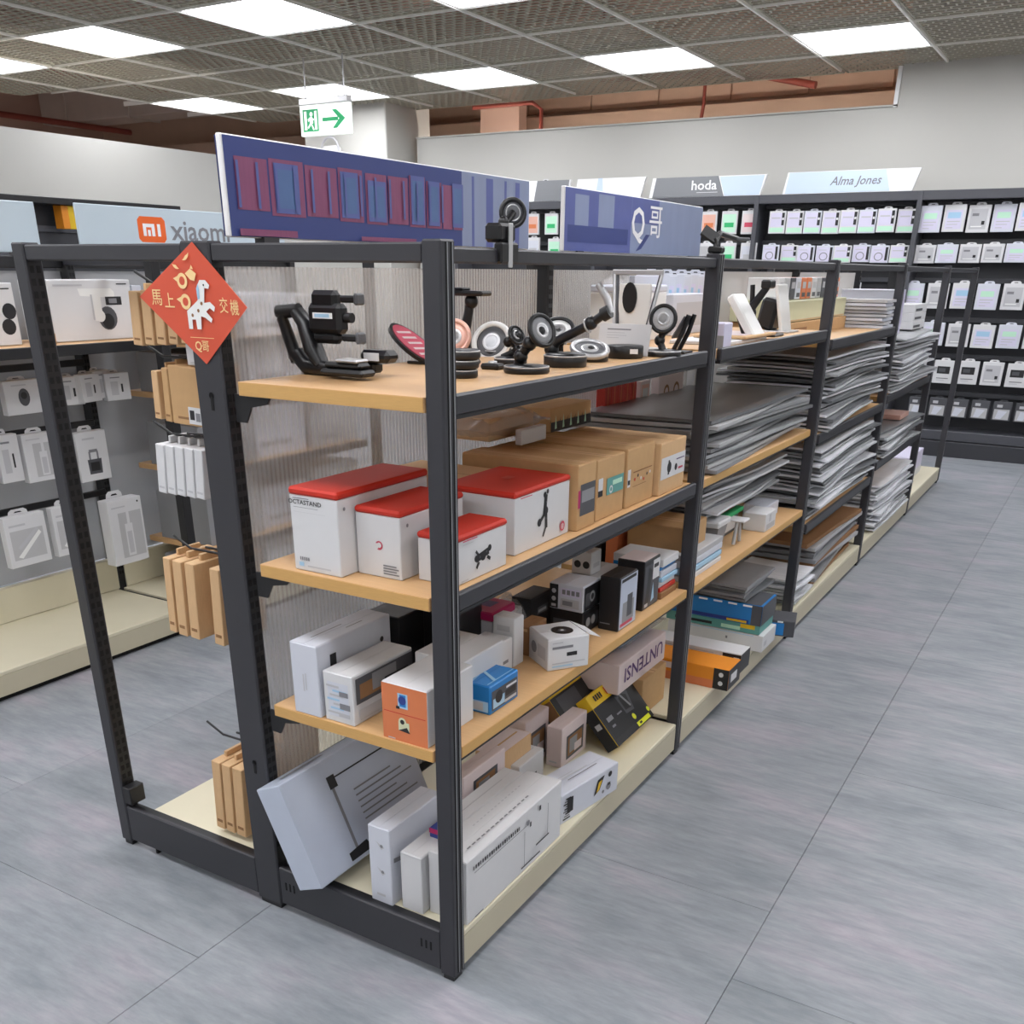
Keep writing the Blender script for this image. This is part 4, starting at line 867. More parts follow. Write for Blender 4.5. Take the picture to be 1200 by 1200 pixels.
MB().prism([(-.02,-.014),(.02,-.014),(.022,.014),(-.022,.014)], -.004, .004, 'black_plastic', aim((-.02,.0,.042),(.5,-.6,.5))).box(-.035,.035,-.012,.012,-.004,.004,'grey_plastic',.002, TR(.0,.15,.036) @ RZ(60)).tube([(-.012,.05,.046),(0,.15,.036)], .007,'black_plastic',8).build('folded_head', t)
# ================================================================ hanging packs
def pack_meshes(w, d, h, mat, prints, tabw=.4):
    """Body, hang tab and print of a hook pack; origin at its bottom centre, front along -y."""
    b = MB().box(-w/2, w/2, -d, 0, 0, h, mat, .0015).mesh('pack_body')
    tw = w*tabw/2; tb = MB().prism([(-tw*1.2,0),(tw*1.2,0),(tw*1.1,h*.06),(tw*.75,h*.10),(-tw*.75,h*.10),(-tw*1.1,h*.06)], -.0012, .0, mat, TR(0,0,h) @ RX(90))
    tb.prism([(-tw*.5,h*.03),(tw*.5,h*.03),(tw*.3,h*.055),(-tw*.3,h*.055)], .0, .0003, 'slot_black', TR(0,-.0012+.0009,h) @ RX(90)); tb = tb.mesh('hang_tab')
    p = Print(w, d, h); 
    for k in list(p.F): T, a, c = p.F[k]; p.F[k] = (TR(0, -d/2, 0) @ T, a, c)
    prints(p); return b, tb, p.mesh('print')
def put_pack(mesh3, name, label, loc, rz, group, cat='hanging pack', tilt=0.0):
    t = thing(name, label, cat, loc, rz, group)
    if tilt: t.rotation_euler = (0, tilt, rz)
    mk('pack_body', mesh3[0], t); mk('hang_tab', mesh3[1], t)
    if mesh3[2] is not None: mk('print', mesh3[2], t)
    return t
# kraft packs on the left side of the main gondola: thin boards side by side on hooks
def board(name, label, x, y0, z0, w, dy, h, mat, group, hole=True, tilt=0.06):
    t = thing(name, label, 'hanging pack', (x, y0, z0), 0, group); t.rotation_euler = (0, tilt, 0)
    MB().box(0, w, 0, dy, 0, h, mat, .0015).build('pack_body', t)
    m = MB().box(w*.35, w*.65, dy*.25, dy*.75, h, h+.014, mat, .001)
    m.build('hang_tab', t); 
    MB().box(-.0006, 0, dy*.3, dy*.7, h*.55, h*.8, 'kraft_dark' if 'kraft' in mat else 'ink_light').box(w*.2, w*.8, -.0005, 0, h*.1, h*.14, 'kraft_dark' if 'kraft' in mat else 'ink_light').build('print', t)
    return t
gk = 'kraft packs hanging on the left side of the main gondola'
for k, (x, y0, w) in enumerate(((-.728, .05, .027), (-.695, .05, .027), (-.661, .05, .030), (-.700, .20, .026), (-.665, .20, .026))):
    board('kraft_pack', 'thick kraft board pack, %s, lowest hooks above the deck' % ('leftmost of front three', 'middle of front three', 'right of front three', 'left of the rear pair', 'right of the rear pair')[k], x, y0, .122 if k < 3 else .18, w, .13, .185, 'kraft_light', gk)
for k, (x, y0, w) in enumerate(((-.800, .055, .022), (-.765, .05, .027), (-.727, .05, .028), (-.690, .12, .03), (-.652, .05, .028))):
    board('kraft_pack', 'tall kraft board pack, %s of five hanging at knee height beside the middle post' % ORD[k], x, y0, .612, w, .13 if k != 3 else .10, .172, 'kraft_light' if k != 3 else 'kraft_dark', gk)
for k in range(5):
    board('white_pack', 'thin white pack, %s of five hanging left of the middle post' % ORD[k], -.764+.028*k, .05, .930, .024, .11, .10, 'white_card', 'thin white packs left of the middle post', tilt=.10)
board('kraft_pack', 'slim kraft pack, leftmost on the hook under the red diamond', -.742, .05, 1.080, .018, .12, .092, 'kraft_light', gk)
board('kraft_pack', 'slim kraft pack, second on the hook under the red diamond', -.712, .05, 1.077, .018, .12, .102, 'kraft', gk)
t = board('kraft_pack', 'broad kraft box with a white code label under the red diamond', -.690, .05, 1.075, .085, .11, .110, 'kraft', gk, tilt=.03)
MB().box(.048, .083, -.0012, -.0002, .004, .036, 'white_card').box(.052, .064, -.0016, -.0012, .012, .03, 'ink').box(.068, .08, -.0016, -.0012, .01, .026, 'ink_grey').build('code_label', t)
for k in range(5): board('kraft_pack', 'kraft board pack, %s of five on the top hook left of the red diamond' % ORD[k], -.775+.034*k, .05, 1.218+.002*k, .026, .12, .098, 'kraft_light', gk)
board('blue_label_pack', 'small white and blue pack just below the red diamond', -.640, .06, 1.186, .05, .08, .045, 'white_card', None, tilt=0.0)
# hooks of that side
for z, y in ((.352, .115), (.392, .265), (.80, .115), (1.045, .105), (1.196, .11), (1.33, .11)):
    x1 = -.80 if z > .5 else -.775
    MB().tube([(-.556, y-.012, z), (x1+.05, y-.012, z-.002), (x1, y-.012, z+.020)], .0028, 'black_metal', 6).tube([(-.556, y+.012, z), (x1+.07, y+.012, z-.002)], .0028, 'black_metal', 6).build('hook', G)
# packs on the left gondola
def ghead(mat): return lambda p: None
def pl_lock(p):
    p.poly('f', [(.30,.14),(.72,.14),(.74,.44),(.28,.44)], 'dark_grey').rect('f', .36, .66, .20, .38, 'black_card'); T, a, c = p.F['f']
    z = p.lift(); p.add([(( -.01)*1, 0, z)]*0, [], 'ink')
    for u0, u1, v0, v1 in ((.34,.40,.44,.60),(.60,.66,.44,.60),(.36,.64,.58,.64)): p.rect('f', u0, u1, v0, v1, 'ink_grey')
    p.rect('f', .2, .6, .84, .88, 'ink_light')
def pl_tall(p): p.rect('f', .26, .94, .10, .80, 'grey_card').rect('f', .42, .64, .12, .62, 'white_card').rect('f', .46, .60, .16, .5, 'ink_light').rect('f', .5, .58, .62, .8, 'white_card').rect('f', .1, .5, .88, .9, 'ink_light').disc('f', .88, .93, .004, 'ink')
def pl_bag(p): p.rect('f', .1, .9, .14, .72, 'grey_card').poly('f', [(.2,.2),(.3,.16),(.85,.6),(.8,.66)], 'white_plastic').poly('f', [(.22,.38),(.3,.34),(.8,.68),(.74,.72)], 'ink_light').rect('f', .1, .5, .80, .84, 'ink_light')
def pl_cam(p): p.disc('f', .5, .5, .022, 'dark_grey', 18, .030).disc('f', .5, .55, .012, 'black_card').rect('f', .2, .6, .84, .88, 'ink_light')
def pl_cord(p): p.rect('f', .62, .7, .3, .6, 'ink').rect('f', .2, .5, .2, .7, 'ink_light').rect('f', .2, .6, .82, .86, 'ink_grey')
gg = 'white packs on the hooks of the left gondola'
for nm, lb, y0, y1, z0, z1, d, pf in (
  ('padlock_pack', 'white hanging pack with a black padlock picture', 1.03, 1.165, .60, .785, .03, pl_lock),
  ('power_strip_pack', 'tall white hanging box with a grey strip picture, lowest beside the post', 1.10, 1.262, .255, .515, .055, pl_tall),
  ('pen_pack', 'white hanging pack with a diagonal pen picture, lower left', .68, .845, .345, .53, .03, pl_bag),
  ('pen_pack', 'white hanging pack half behind the leaning left post, lower row', .875, 1.02, .345, .53, .03, pl_bag),
  ('cable_pack', 'white hanging pack with black plug picture at the left picture edge', .58, .70, .645, .81, .03, pl_cord),
  ('cable_pack', 'white hanging pack with small black cord, second in middle hook row', .715, .80, .65, .815, .03, pl_cord),
  ('cable_pack', 'white hanging pack with faint square, behind the leaning left post', .815, .955, .635, .805, .03, pl_tall),
  ('camera_pack', 'white hanging pack with a round black camera, upper hook row', .785, .93, .875, .99, .03, pl_cam),
  ('camera_pack', 'white hanging pack with round camera at the picture edge, upper row', .60, .745, .87, .99, .03, pl_cam)):
    put_pack(pack_meshes(y1-y0, d, z1-z0, 'white_card', pf), nm, lb, (-2.43, (y0+y1)/2, z0), math.pi/2, gg)
for k in range(4): put_pack(pack_meshes(.10, .03, .10, 'white_card', pl_cord), 'cable_pack', 'white hanging pack, %s of four overlapping beside the left gondola post' % ORD[k], (-2.44+.02*(k % 2), 1.06+.065*k, .885+.006*(k % 3)), math.pi/2 + (-.25, .2, .3, -.15)[k], gg)
def pcam(p):
    p.poly('r', [(.34,.86),(.74,.86),(.78,.80),(.78,.70),(.36,.74)], 'white_plastic').rect('r', .66, .86, .58, .72, 'ink').rect('r', .70, .80, .61, .69, 'ink_grey').rect('r', .48, .60, .34, .76, 'ink_light').disc('r', .66, .36, .040, 'dark_grey').disc('r', .66, .31, .026, 'black_card').rect('r', .50, .60, .32, .76, 'white_plastic').disc('r', .57, .40, .020, 'white_plastic').rect('r', .82, .95, .92, .94, 'ink').rect('r', .06, .4, .9, .93, 'ink_light')
carton('camera_box', 'white box with a domed camera picture on the left gondola shelf', -2.46, -2.30, .955, 1.30, 1.113, .200, 'white_card', pcam)
carton('camera_box', 'white box with black camera at the left picture edge, top shelf', -2.46, -2.30, .56, .825, 1.113, .192, 'white_card', P(('disc','r',.9,.55,.025,'ink'),('disc','r',.86,.3,.025,'ink'),('rect','r',.8,.95,.9,.92,'ink')))
carton('kraft_block', 'small kraft block on the left gondola shelf beside the camera box', -2.27, -2.22, .83, .90, 1.113, .035, 'kraft', None)
carton('gadget_box', 'white box with small dark photo next to the camera box', -2.45, -2.31, 1.315, 1.358, 1.113, .18, 'white_cool', P(('rect','r',.2,.8,.2,.4,'dark_grey')))
n = 0
for z, hs in ((.30, (.20, .17, .22)), (.61, (.17, .21, .16)), (.90, (.15, .17, .12)), (1.10, (.14, .16, .15)), (ZD, (.12, .15))):
    for k, hh in enumerate(hs):
        y0 = 1.41 + .33*k; n += 1
        carton('storage_box', '%s box, %s from the post on the %s shelf, left gondola second bay' % (('grey', 'white', 'dark grey')[(n*2) % 3], ORD[k], {.30: 'lowest', .61: 'second lowest', .90: 'third', 1.10: 'topmost', ZD: 'deck'}[z]), -2.46, -2.16-.02*(k % 2), y0, y0+.31, z, hh, ('grey_card', 'white_cool', 'mid_grey')[(n*2) % 3], P(('rect','r',.1,.5,.6,.8,'ink_light'),('rect','r',.1,.7,.2,.3,'mid_grey')), group='boxes in the second bay of the left gondola')
# red diamond poster
t = thing('spring_poster', 'red diamond New Year sticker with a white horse on the middle post', 'poster', (-.519, -.0012, 1.198)); s = .0985
MB().prism([(0,0),(.115,.098),(-.002,.200),(-.155,.110)], 0, .0010, 'sticker_red', RX(90)).build('card', t)
p = Print(.001, .0022, .001); F = p.F['f']
p.F['f'] = (Matrix(((1,0,0,0),(0,0,-1,-.0011),(0,1,0,0),(0,0,0,1))), 1.0, 1.0)
def U(x, y): return (x+.5, y+.5)
def tx(x, y, sz, s_, w=1.0, mat='gold'): p.text('f', x+.5, y+.5, sz, s_, mat, w)
tx(-.108, .108, .030, '馬'); tx(-.076, .103, .028, '上'); tx(.060, .098, .027, '交', .8); tx(.086, .095, .027, '機', .8); tx(-.014, .030, .022, 'Q'); tx(.004, .030, .020, '哥')
for x, y, r in ((-.036,.138,.013), (-.033,.104,.013)):
    p.disc('f', x+.5, y+.5, r, 'gold').disc('f', x+.5, y+.5, r*.55, 'sticker_red').poly('f', [U(x-r*1.7,y+r*.3), U(x-r*.8,y+r*.6), U(x-r*.8,y-r*.2)], 'gold')
p.poly('f', [U(-.026,.150), U(-.012,.158), U(.002,.150), U(-.004,.138), U(-.014,.140)], 'gold').poly('f', [U(-.012,.158), U(-.008,.164), U(-.004,.157)], 'gold')
for c in ((-.043,.170,200,290), (-.024,.184,250,360)):
    o_, i_ = [], []
    for k in range(9):
        a = math.radians(c[2] + (c[3]-c[2])*k/8); w_ = .006*math.sin(math.pi*k/8)
        o_.append(U(c[0]+.013*math.cos(a), c[1]+.013*math.sin(a))); i_.append(U(c[0]+(.013-w_)*math.cos(a), c[1]+(.013-w_)*math.sin(a)))
    p.poly('f', o_ + i_[::-1][1:-1], 'gold')
horse = [(-.034,.056),(-.024,.056),(-.023,.072),(-.014,.072),(-.013,.056),(-.002,.056),(.0,.078),(.010,.076),(.024,.068),(.028,.074),(.014,.086),(.024,.092),(.034,.086),(.037,.094),(.026,.102),(.012,.100),(.013,.108),(.016,.124),(.026,.123),(.029,.129),(.020,.137),(.006,.137),(-.001,.128),(-.004,.104),(-.020,.094),(-.034,.086)]
p.poly('f', [U(x+.003, y+.003) for x, y in horse], 'white_plastic')
for x, y in ((-.018,.082), (-.002,.090), (.008,.102)): p.disc('f', x+.5, y+.5, .003, 'kraft_dark')
p.disc('f', .5+.018, .5+.132, .0018, 'ink')
p.poly('f', [U(.004,.134), U(-.001,.126), U(.0,.108), U(.005,.110), U(.006,.126)], 'light_blue')
p.rect('f', .5-.030, .5+.030, .5+.0445, .5+.0455, 'gold')
p.build('print', t)

# ================================================================ wall shelving at the back
WU = thing('wall_rack', 'long dark slatted wall rack along the back wall with rows of hooks', 'shelving', (0, 7.5, 0))
MB().box(-5.0, 2.2, .12, .16, .2, 1.93, 'slatwall').build('back_board', WU)
MB().box(-5.0, 2.2, -.14, .16, 1.868, 1.932, 'slatbar', .003).build('top_rail', WU)
MB().box(-5.0, 2.2, -.16, .16, .0, .12, 'slatwall', .004).box(-5.0, 2.2, -.14, .16, .125, .2, 'slatbar', .004).build('plinth', WU)
for x in (-4.9, -3.4, -1.92, -.648, .58, 1.8): MB().box(x-.018, x+.018, -.145, .12, .2, 1.93, 'slatbar', .002).build('upright', WU)
ROWS = (1.648, 1.436, 1.108, .838, .560, .306)
for z, h in zip(ROWS, (.20, .14, .19, .175, .18, .15)):
    MB().box(-4.9, 2.2, .06, .12, z+h-.005, z+h+.03, 'slatbar', .003).build('hook_rail', WU)
def wp_a(mat2):
    def f(p): p.rect('f', .12, .88, .10, .80, 'lilac').rect('f', .2, .8, .36, .40, 'ink_light').rect('f', .2, .7, .26, .29, 'ink_light').rect('f', .2, .8, .5, .72, mat2).rect('f', .2, .5, .14, .17, 'ink_light')
    return f
def wp_b(p): p.rect('f', .08, .92, .30, .92, 'lilac').rect('f', .08, .92, .06, .26, 'mint').rect('f', .78, .94, .36, .92, 'ink').rect('f', .80, .92, .6, .7, 'white_card').rect('f', .15, .7, .66, .72, 'ink_light')
def wp_c(p): p.rect('f', .06, .94, .06, .90, 'lilac').disc('f', .45, .36, .034, 'ink_grey', 18, .030).disc('f', .45, .36, .027, 'lilac', 18, .024).rect('f', .80, .94, .14, .9, 'ink').rect('f', .15, .6, .72, .76, 'ink_light')
def wp_d(p): p.rect('f', .18, .82, .42, .74, 'ink').rect('f', .26, .6, .5, .66, 'dark_grey').rect('f', .2, .8, .20, .24, 'ink_grey').rect('f', .2, .6, .12, .15, 'ink_light')
def wp_e(p): p.rect('f', .12, .88, .12, .86, 'ink_light').rect('f', .66, .8, .28, .42, 'ink').rect('f', .2, .5, .6, .7, 'ink_grey').rect('f', .2, .7, .2, .24, 'white_plastic')
PM = {}
def pm(key, w, d, h, mat, f):
    if key not in PM: PM[key] = pack_meshes(w, d, h, mat, f)
    return PM[key]
ROWN = ('top', 'second', 'third', 'fourth', 'fifth', 'lowest')
RW = random.Random(3)
def row(r, x0, pitch, n, w, h, kinds, place, name='case_pack', desc='white hook pack', ynear=-.085):
    for k in range(n):
        kd = kinds[k % len(kinds)]
        z = ROWS[r] + RW.uniform(-.004, .006) + (kd[4] if len(kd) > 4 else 0)
        put_pack(pm((kd[0], w, h), w, .022, h, kd[1], kd[2]), name, '%s, %s from left, %s row, %s' % (kd[3], ORD[k], ROWN[r], place), (x0+pitch*(k+.5), 7.5+ynear+RW.uniform(-.02, .02), z), RW.uniform(-.12, .06), 'hook packs on the back wall rack')
W1, W2, W3 = ('a', 'white_cool', wp_a('mint'), 'white hook pack'), ('b2', 'white_card', wp_a('light_blue'), 'white hook pack'), ('e', 'white_card', wp_e, 'white hook pack with grey picture')
WB, WC, WD = ('b', 'white_card', wp_b, 'pale case pack with black side strip'), ('c', 'white_cool', wp_c, 'pale case pack with ring picture'), ('d', 'white_card', wp_d, 'white hook pack with black picture')
RSEC = 'right back wall rack'; LSEC = 'left back wall rack'
row(0, -.640, .170, 7, .155, .185, (W1, W2, W3), RSEC)
row(1, -.632, .160, 8, .150, .128, (W3, W1, W3), RSEC)
row(2, -.680, .180, 7, .155, .182, (W1, W3, W2), RSEC)
row(3, -.660, .182, 7, .160, .168, (W2, W1, W3), RSEC)
row(4, -.520, .176, 7, .150, .172, (W3, WD, WD), RSEC)
def wp_sack(p): p.rect('f', .08, .92, .05, .6, 'grey_card').poly('f', [(.2,.1),(.5,.08),(.8,.5),(.3,.55)], 'white_cool').rect('f', .1, .9, .66, .9, 'dark_grey').rect('f', .2, .5, .7, .85, 'ink_light')
row(5, -.49, .158, 8, .132, .140, (('s', 'dark_grey', wp_sack, 'grey pouch with white cable'),), RSEC, 'cable_pouch')
row(0, -1.812, .144, 8, .136, .165, (WB, WB, ('b3', 'white_cool', wp_b, 'pale case pack with black side strip')), LSEC)
row(1, -1.838, .146, 8, .138, .125, (WC, ('b4', 'white_card', wp_b, 'pale case pack with black side strip'), WC), LSEC)
TI = {}
for nm, mt in (('orange tinted', 'rose'), ('mint green', 'mint'), ('pinkish red', 'pink_white'), ('white', 'white_cool'), ('grey', 'grey_card')):
    TI[nm] = pack_meshes(.135, .022, .175, 'white_card', lambda p, mt=mt, nm=nm: p.rect('f', .08, .92, .08, .86, mt).rect('f', .2, .8, .3, .5, {'orange tinted': 'orange_card', 'mint green': 'green', 'pinkish red': 'pinkred'}.get(nm, 'ink_light')))
for k, (nm, x) in enumerate((('white', -2.52), ('orange tinted', -2.33), ('mint green', -2.15), ('pinkish red', -1.975))): put_pack(TI[nm], 'case_pack', '%s hook pack, %s of four left of the pale case packs, top row' % (nm, ORD[k]), (x, 7.41, ROWS[0]), 0, 'hook packs on the back wall rack')
for k, (nm, x) in enumerate((('white', -2.5), ('grey', -2.34), ('mint green', -2.14), ('white', -1.96))): put_pack(TI[nm], 'case_pack', '%s hook pack, %s of four behind the clip holder, second row' % (nm, ORD[k]), (x, 7.41, ROWS[1]-.03), 0, 'hook packs on the back wall rack')
for k, (nm, x, z) in enumerate((('orange tinted', -4.06, 1.66), ('mint green', -3.86, 1.66), ('white', -4.05, 1.46), ('mint green', -3.82, 1.45), ('white', -4.0, 1.86))): put_pack(TI[nm], 'case_pack', '%s pack seen between the two blue header signs, %s' % (nm, ('left', 'right', 'lower left', 'lower right', 'uppermost')[k]), (x, 7.41 if k < 4 else 7.52, z if k < 4 else 1.9325), 0, 'hook packs on the back wall rack')
row(2, -3.30, .165, 14, .150, .182, (W1, W3, W2), LSEC)
# header boards along the top of the wall rack
def wsign(name, label, x0, x1, z0, z1, bg, parts):
    t = thing(name, label, 'sign', ((x0+x1)/2, 7.385, z0)); L = x1-x0
    MB().prism([(-L/2, 0), (L/2-.045, 0), (L/2, z1-z0), (-L/2+.03, z1-z0)], -.012, .012, 'sign_white', RX(90)).build('sign_board', t)
    p = Print(L, .024, z1-z0); parts(p); p.build('print', t)
wsign('brand_sign', 'grey and white brand board lettered hoda on the wall rack', -2.89, -1.86, 1.934, 2.084, 'sign_grey', lambda p: p.poly('f', [(.03,.0),(.655,.0),(.60,1),(.06,1)], 'sign_grey').poly('f', [(.66,.02),(.95,.02),(.98,.96),(.61,.96)], 'sign_blue').text('f', .48, .55, .10, 'hoda', 'sign_white', 1.15).rect('f', .42, .60, .2, .22, 'sign_white'))
wsign('brand_sign', 'pale blue brand board with thin script lettering at the right end', -1.72, -.675, 1.934, 2.088, 'sign_blue', lambda p: p.poly('f', [(.02,.02),(.80,.02),(.755,.98),(.04,.98)], 'sign_blue').text('f', .55, .52, .085, 'Alma Jones', 'ink_grey', 1.0, .3))
wsign('brand_sign', 'white brand board left of the hoda board', -3.62, -2.93, 1.934, 2.10, 'sign_white', lambda p: p.poly('f', [(.03,.02),(.92,.02),(.96,.96),(.06,.96)], 'sign_white').poly('f', [(.3,.0),(.42,.0),(.40,1),(.34,1)], 'sign_blue'))
wsign('brand_sign', 'dark grey brand board behind the gap between the header signs', -4.35, -3.66, 1.934, 2.10, 'sign_grey', lambda p: p.poly('f', [(.45,.0),(.95,.0),(.98,1),(.5,1)], 'sign_grey'))
# shelf edge on the left wall
LW = thing('wall_rack', 'dark slatted rack with black top rail along the left wall', 'shelving', (-6.0, 4, 0))
MB().box(0.003, .04, -3, .70, .2, 1.75, 'slatwall').build('back_board', LW); MB().box(.003, .25, -3, .70, 1.752, 1.795, 'black_metal', .003).build('top_rail', LW); MB().box(.003, .30, -3, .70, 0, .2, 'slatbar').build('plinth', LW)
for k in range(9): MB().box(.04, .06, -3, .69, .30+.16*k, .34+.16*k, 'slatbar').build('hook_rail', LW)

# ================================================================ flat goods in the far bays
def sheet_mesh(sx, sy, th, seed, droop=0.0, wav=.004, mat='sleeve_grey'):
    r = random.Random(seed); n, m = 7, 7; v = []; f = []
    ph = r.uniform(0, 6)
    for s in (0, 1):
        for j in range(m):
            for i in range(n):
                x = -sx/2 + sx*i/(n-1); y = -sy/2 + sy*j/(m-1); u = i/(n-1)
                z = wav*math.sin(3.0*y/sy*2 + ph + u*2)*(.3+u) - droop*max(0, u-.62)**1.6*6
                v.append((x, y + .01*math.sin(u*3+ph), z + (th if s else 0)))
    N = n*m
    for j in range(m-1):
        for i in range(n-1): a = j*n+i; f += [(a, a+n, a+n+1, a+1), (N+a, N+a+1, N+a+n+1, N+a+n)]
    for i in range(n-1): f += [(i, i+1, N+i+1, N+i), ((m-1)*n+i+1, (m-1)*n+i, N+(m-1)*n+i, N+(m-1)*n+i+1)]
    for j in range(m-1): f += [((j+1)*n, j*n, N+j*n, N+(j+1)*n), (j*n+n-1, (j+1)*n+n-1, N+(j+1)*n+n-1, N+j*n+n-1)]
    return MB().add(v, f, mat, False).mesh('sheet')
SM = {}
RS = random.Random(11)
def pile(desc, where, n, x, y, z, th, sx, sy, mats, droop=0.0, gap=.0, jit=.012, wav=.003, name='plastic_sleeve', cat='sleeve', every=1, droops=None):
    for k in range(n):
        dr = droops[k] if droops else droop
        key = (sx, sy, th, mats[k % len(mats)], dr, wav)
        if key not in SM: SM[key] = sheet_mesh(sx, sy, th, int(x*-1000+y*100), dr, wav, mats[k % len(mats)])
        o = mk(name, SM[key], None, (x + RS.uniform(-jit, jit*1.6), y + RS.uniform(-jit*3, jit*3), z + k*(th+gap) + wav), RS.uniform(-.07, .07))
        adj = {'sleeve_grey': 'grey', 'sleeve_white': 'whitish', 'sleeve_dark': 'dark grey', 'kraft': 'kraft brown', 'mid_grey': 'mid grey', 'grey_card': 'light grey', 'white_cool': 'cool white', 'kraft_dark': 'dark brown', 'clear_bag': 'clear'}[mats[k % len(mats)]]
        tag(o, '%s %s, %s up in the pile %s' % (adj, desc, ORD[k], where), cat, 'pile ' + where)
# second bay: thick grey boards on the middle shelf, soft bags on the low shelf, sheets on the deck
pile('board', 'on second bay middle shelf', 11, -.235, 1.84, .832, .010, .40, 1.0, ('mid_grey', 'grey_card', 'sleeve_dark', 'sleeve_grey'), gap=.0035, wav=.002, name='grey_board', cat='board')
pile('soft sleeve', 'on second bay low shelf', 10, -.285, 1.95, .645, .008, .36, .78, ('sleeve_grey', 'sleeve_white', 'sleeve_dark', 'grey_card'), gap=.006, wav=.004, droop=.006)
carton('gadget_box', 'small white display box with clear front before the soft sleeves', -.10, -.02, 1.98, 2.10, .532, .062, 'white_card', P(('rect','r',.1,.9,.1,.4,'grey_card'),('rect','r',.3,.5,.5,.9,'ink_light')))
carton('gadget_box', 'white folded box at the right end of the second bay low shelf', -.16, -.07, 2.16, 2.30, .532, .050, 'white_cool', P(('rect','r',.1,.5,.3,.6,'ink_light')))
carton('gadget_box', 'flat green box under the soft sleeves, second bay', -.24, -.115, 1.80, 2.02, .592, .014, 'green', P(('rect','T',.1,.9,.2,.8,'pinkred')), flaps=False)
carton('book_box', 'thick dark box supporting the flat green box, second bay', -.26, -.12, 1.80, 1.98, .532, .058, 'dark_grey', P(('rect','r',.1,.9,.2,.8,'white_card')))
t = thing('display_bin', 'grey white tapered bin on the second bay low shelf', 'bin', (-.11, 1.66, .5325))
MB().lathe([(.045, 0), (.062, .085), (.058, .085), (.042, .006), (0, .006)], 'mid_grey', None, 4, False).build('bin_shell', t).rotation_euler = (0, 0, math.pi/4)
MB().box(-.05, .05, -.06, .06, .085, .105, 'white_card', .004).build('lid', t)
t = thing('folded_stand', 'white folded bracket stand beside the grey tapered bin', 'stand', (-.055, 1.78, .5325))
for s in (-1, 1): MB().tube([(0, s*.03, .004), (.0, s*.012, .08)], .006, 'grey_card', 6).build('leg', t)
MB().box(-.03, .03, -.03, .03, .078, .086, 'white_card', .003).build('top_plate', t)
for k, (mt, h0) in enumerate((('white_card', .016), ('light_blue', .016), ('white_cool', .02), ('grey_card', .018))):
    carton('flat_pack', '%s slim pack, %s up in the stack just past the second post' % (('white', 'pale blue', 'cool white', 'grey')[k], ORD[k]), -.20, -.03, 1.27, 1.56, .532+.0205*k, h0, mt, None, None, 'box', 'slim packs just past the second post', flaps=False)
bl = lambda p: p.rect('r', .05, .95, .18, .82, 'light_blue').rect('r', .08, .6, .24, .5, 'blue').rect('r', .08, .9, .56, .74, 'deep_blue').rect('r', .7, .92, .24, .46, 'orange').rect('f', .05, .95, .1, .9, 'dark_grey').rect('T', .02, .98, .04, .96, 'dark_grey')
carton('screen_box', 'flat white box at the bottom of the second bay deck stack', -.33, .034, 1.935, 2.095, ZD, .062, 'white_card', P(('rect','f',.62,.64,.5,.66,'ink_grey'),('rect','f',.1,.9,.9,.94,'light_blue'),('rect','r',.1,.3,.3,.6,'ink_light')), flaps=False)
carton('screen_box', 'teal flat box under the blue box, second bay deck', -.34, .018, 1.935, 2.095, ZD+.064, .034, 'teal', P(('rect','f',.60,.80,.2,.6,'mint'),('rect','f',.1,.5,.3,.6,'ink'),('rect','f',.8,.95,.5,.95,'yellow')), flaps=False)
carton('screen_box', 'blue flat box with white flashes lying on the second bay deck', -.35, .020, 1.930, 2.10, ZD+.099, .074, 'blue', lambda p: (p.rect('f', .05, .90, .28, .82, 'blue'), [p.rect('f', .36+.15*k, .45+.15*k, .88, .97, 'sign_white') for k in range(4)], p.rect('f', .90, 1, .0, 1, 'dark_grey'), p.rect('f', .3, .88, .04, .22, 'deep_blue'), p.rect('f', .66, .86, .05, .16, 'yellow'), p.rect('T', .02, .98, .02, .98, 'dark_grey'), p.rect('r', 0, 1, 0, 1, 'dark_grey')), flaps=False)
t = carton('screen_box', 'small blue and dark box jutting past the third post over the deck edge', -.050, .078, 2.135, 2.255, ZD+.001, .062, 'dark_grey', P(('rect','f',.03,.70,.08,.84,'blue'),('rect','f',.15,.34,.87,.97,'sign_white'),('rect','f',.5,.66,.87,.97,'sign_white')), flaps=False, rz=12)
carton('gadget_box', 'white box with black printed end at the deck edge, second bay', -.30, .030, 1.705, 1.80, ZD, .068, 'white_card', P(('rect','f',.80,1,.05,.95,'ink'),('disc','f',.86,.5,.010,'white_card'),('rect','f',.92,.98,.3,.8,'white_card'),('rect','r',0,1,0,1,'black_card'),('rect','f',.1,.7,.8,.86,'ink_light'),('rect','f',.1,.7,.1,.3,'rose')), flaps=False)
carton('gadget_box', 'orange box with black end beside the second post on the deck', -.32, .045, 1.535, 1.655, ZD, .072, 'orange', P(('rect','r',0,1,0,1,'black_card'),('rect','r',.2,.7,.3,.7,'white_card'),('rect','f',.86,1,0,1,'black_card'),('disc','f',.93,.72,.008,'white_card'),('disc','f',.93,.3,.008,'white_card'),('rect','f',.2,.5,.55,.85,'pink_white'),('rect','f',0,.86,0,.4,'orange_card')), flaps=False)
pile('flat sleeve', 'on the blue boxes', 5, -.22, 2.13, ZD+.176, .009, .34, .32, ('sleeve_dark', 'mid_grey', 'sleeve_grey'), gap=.002, wav=.002)
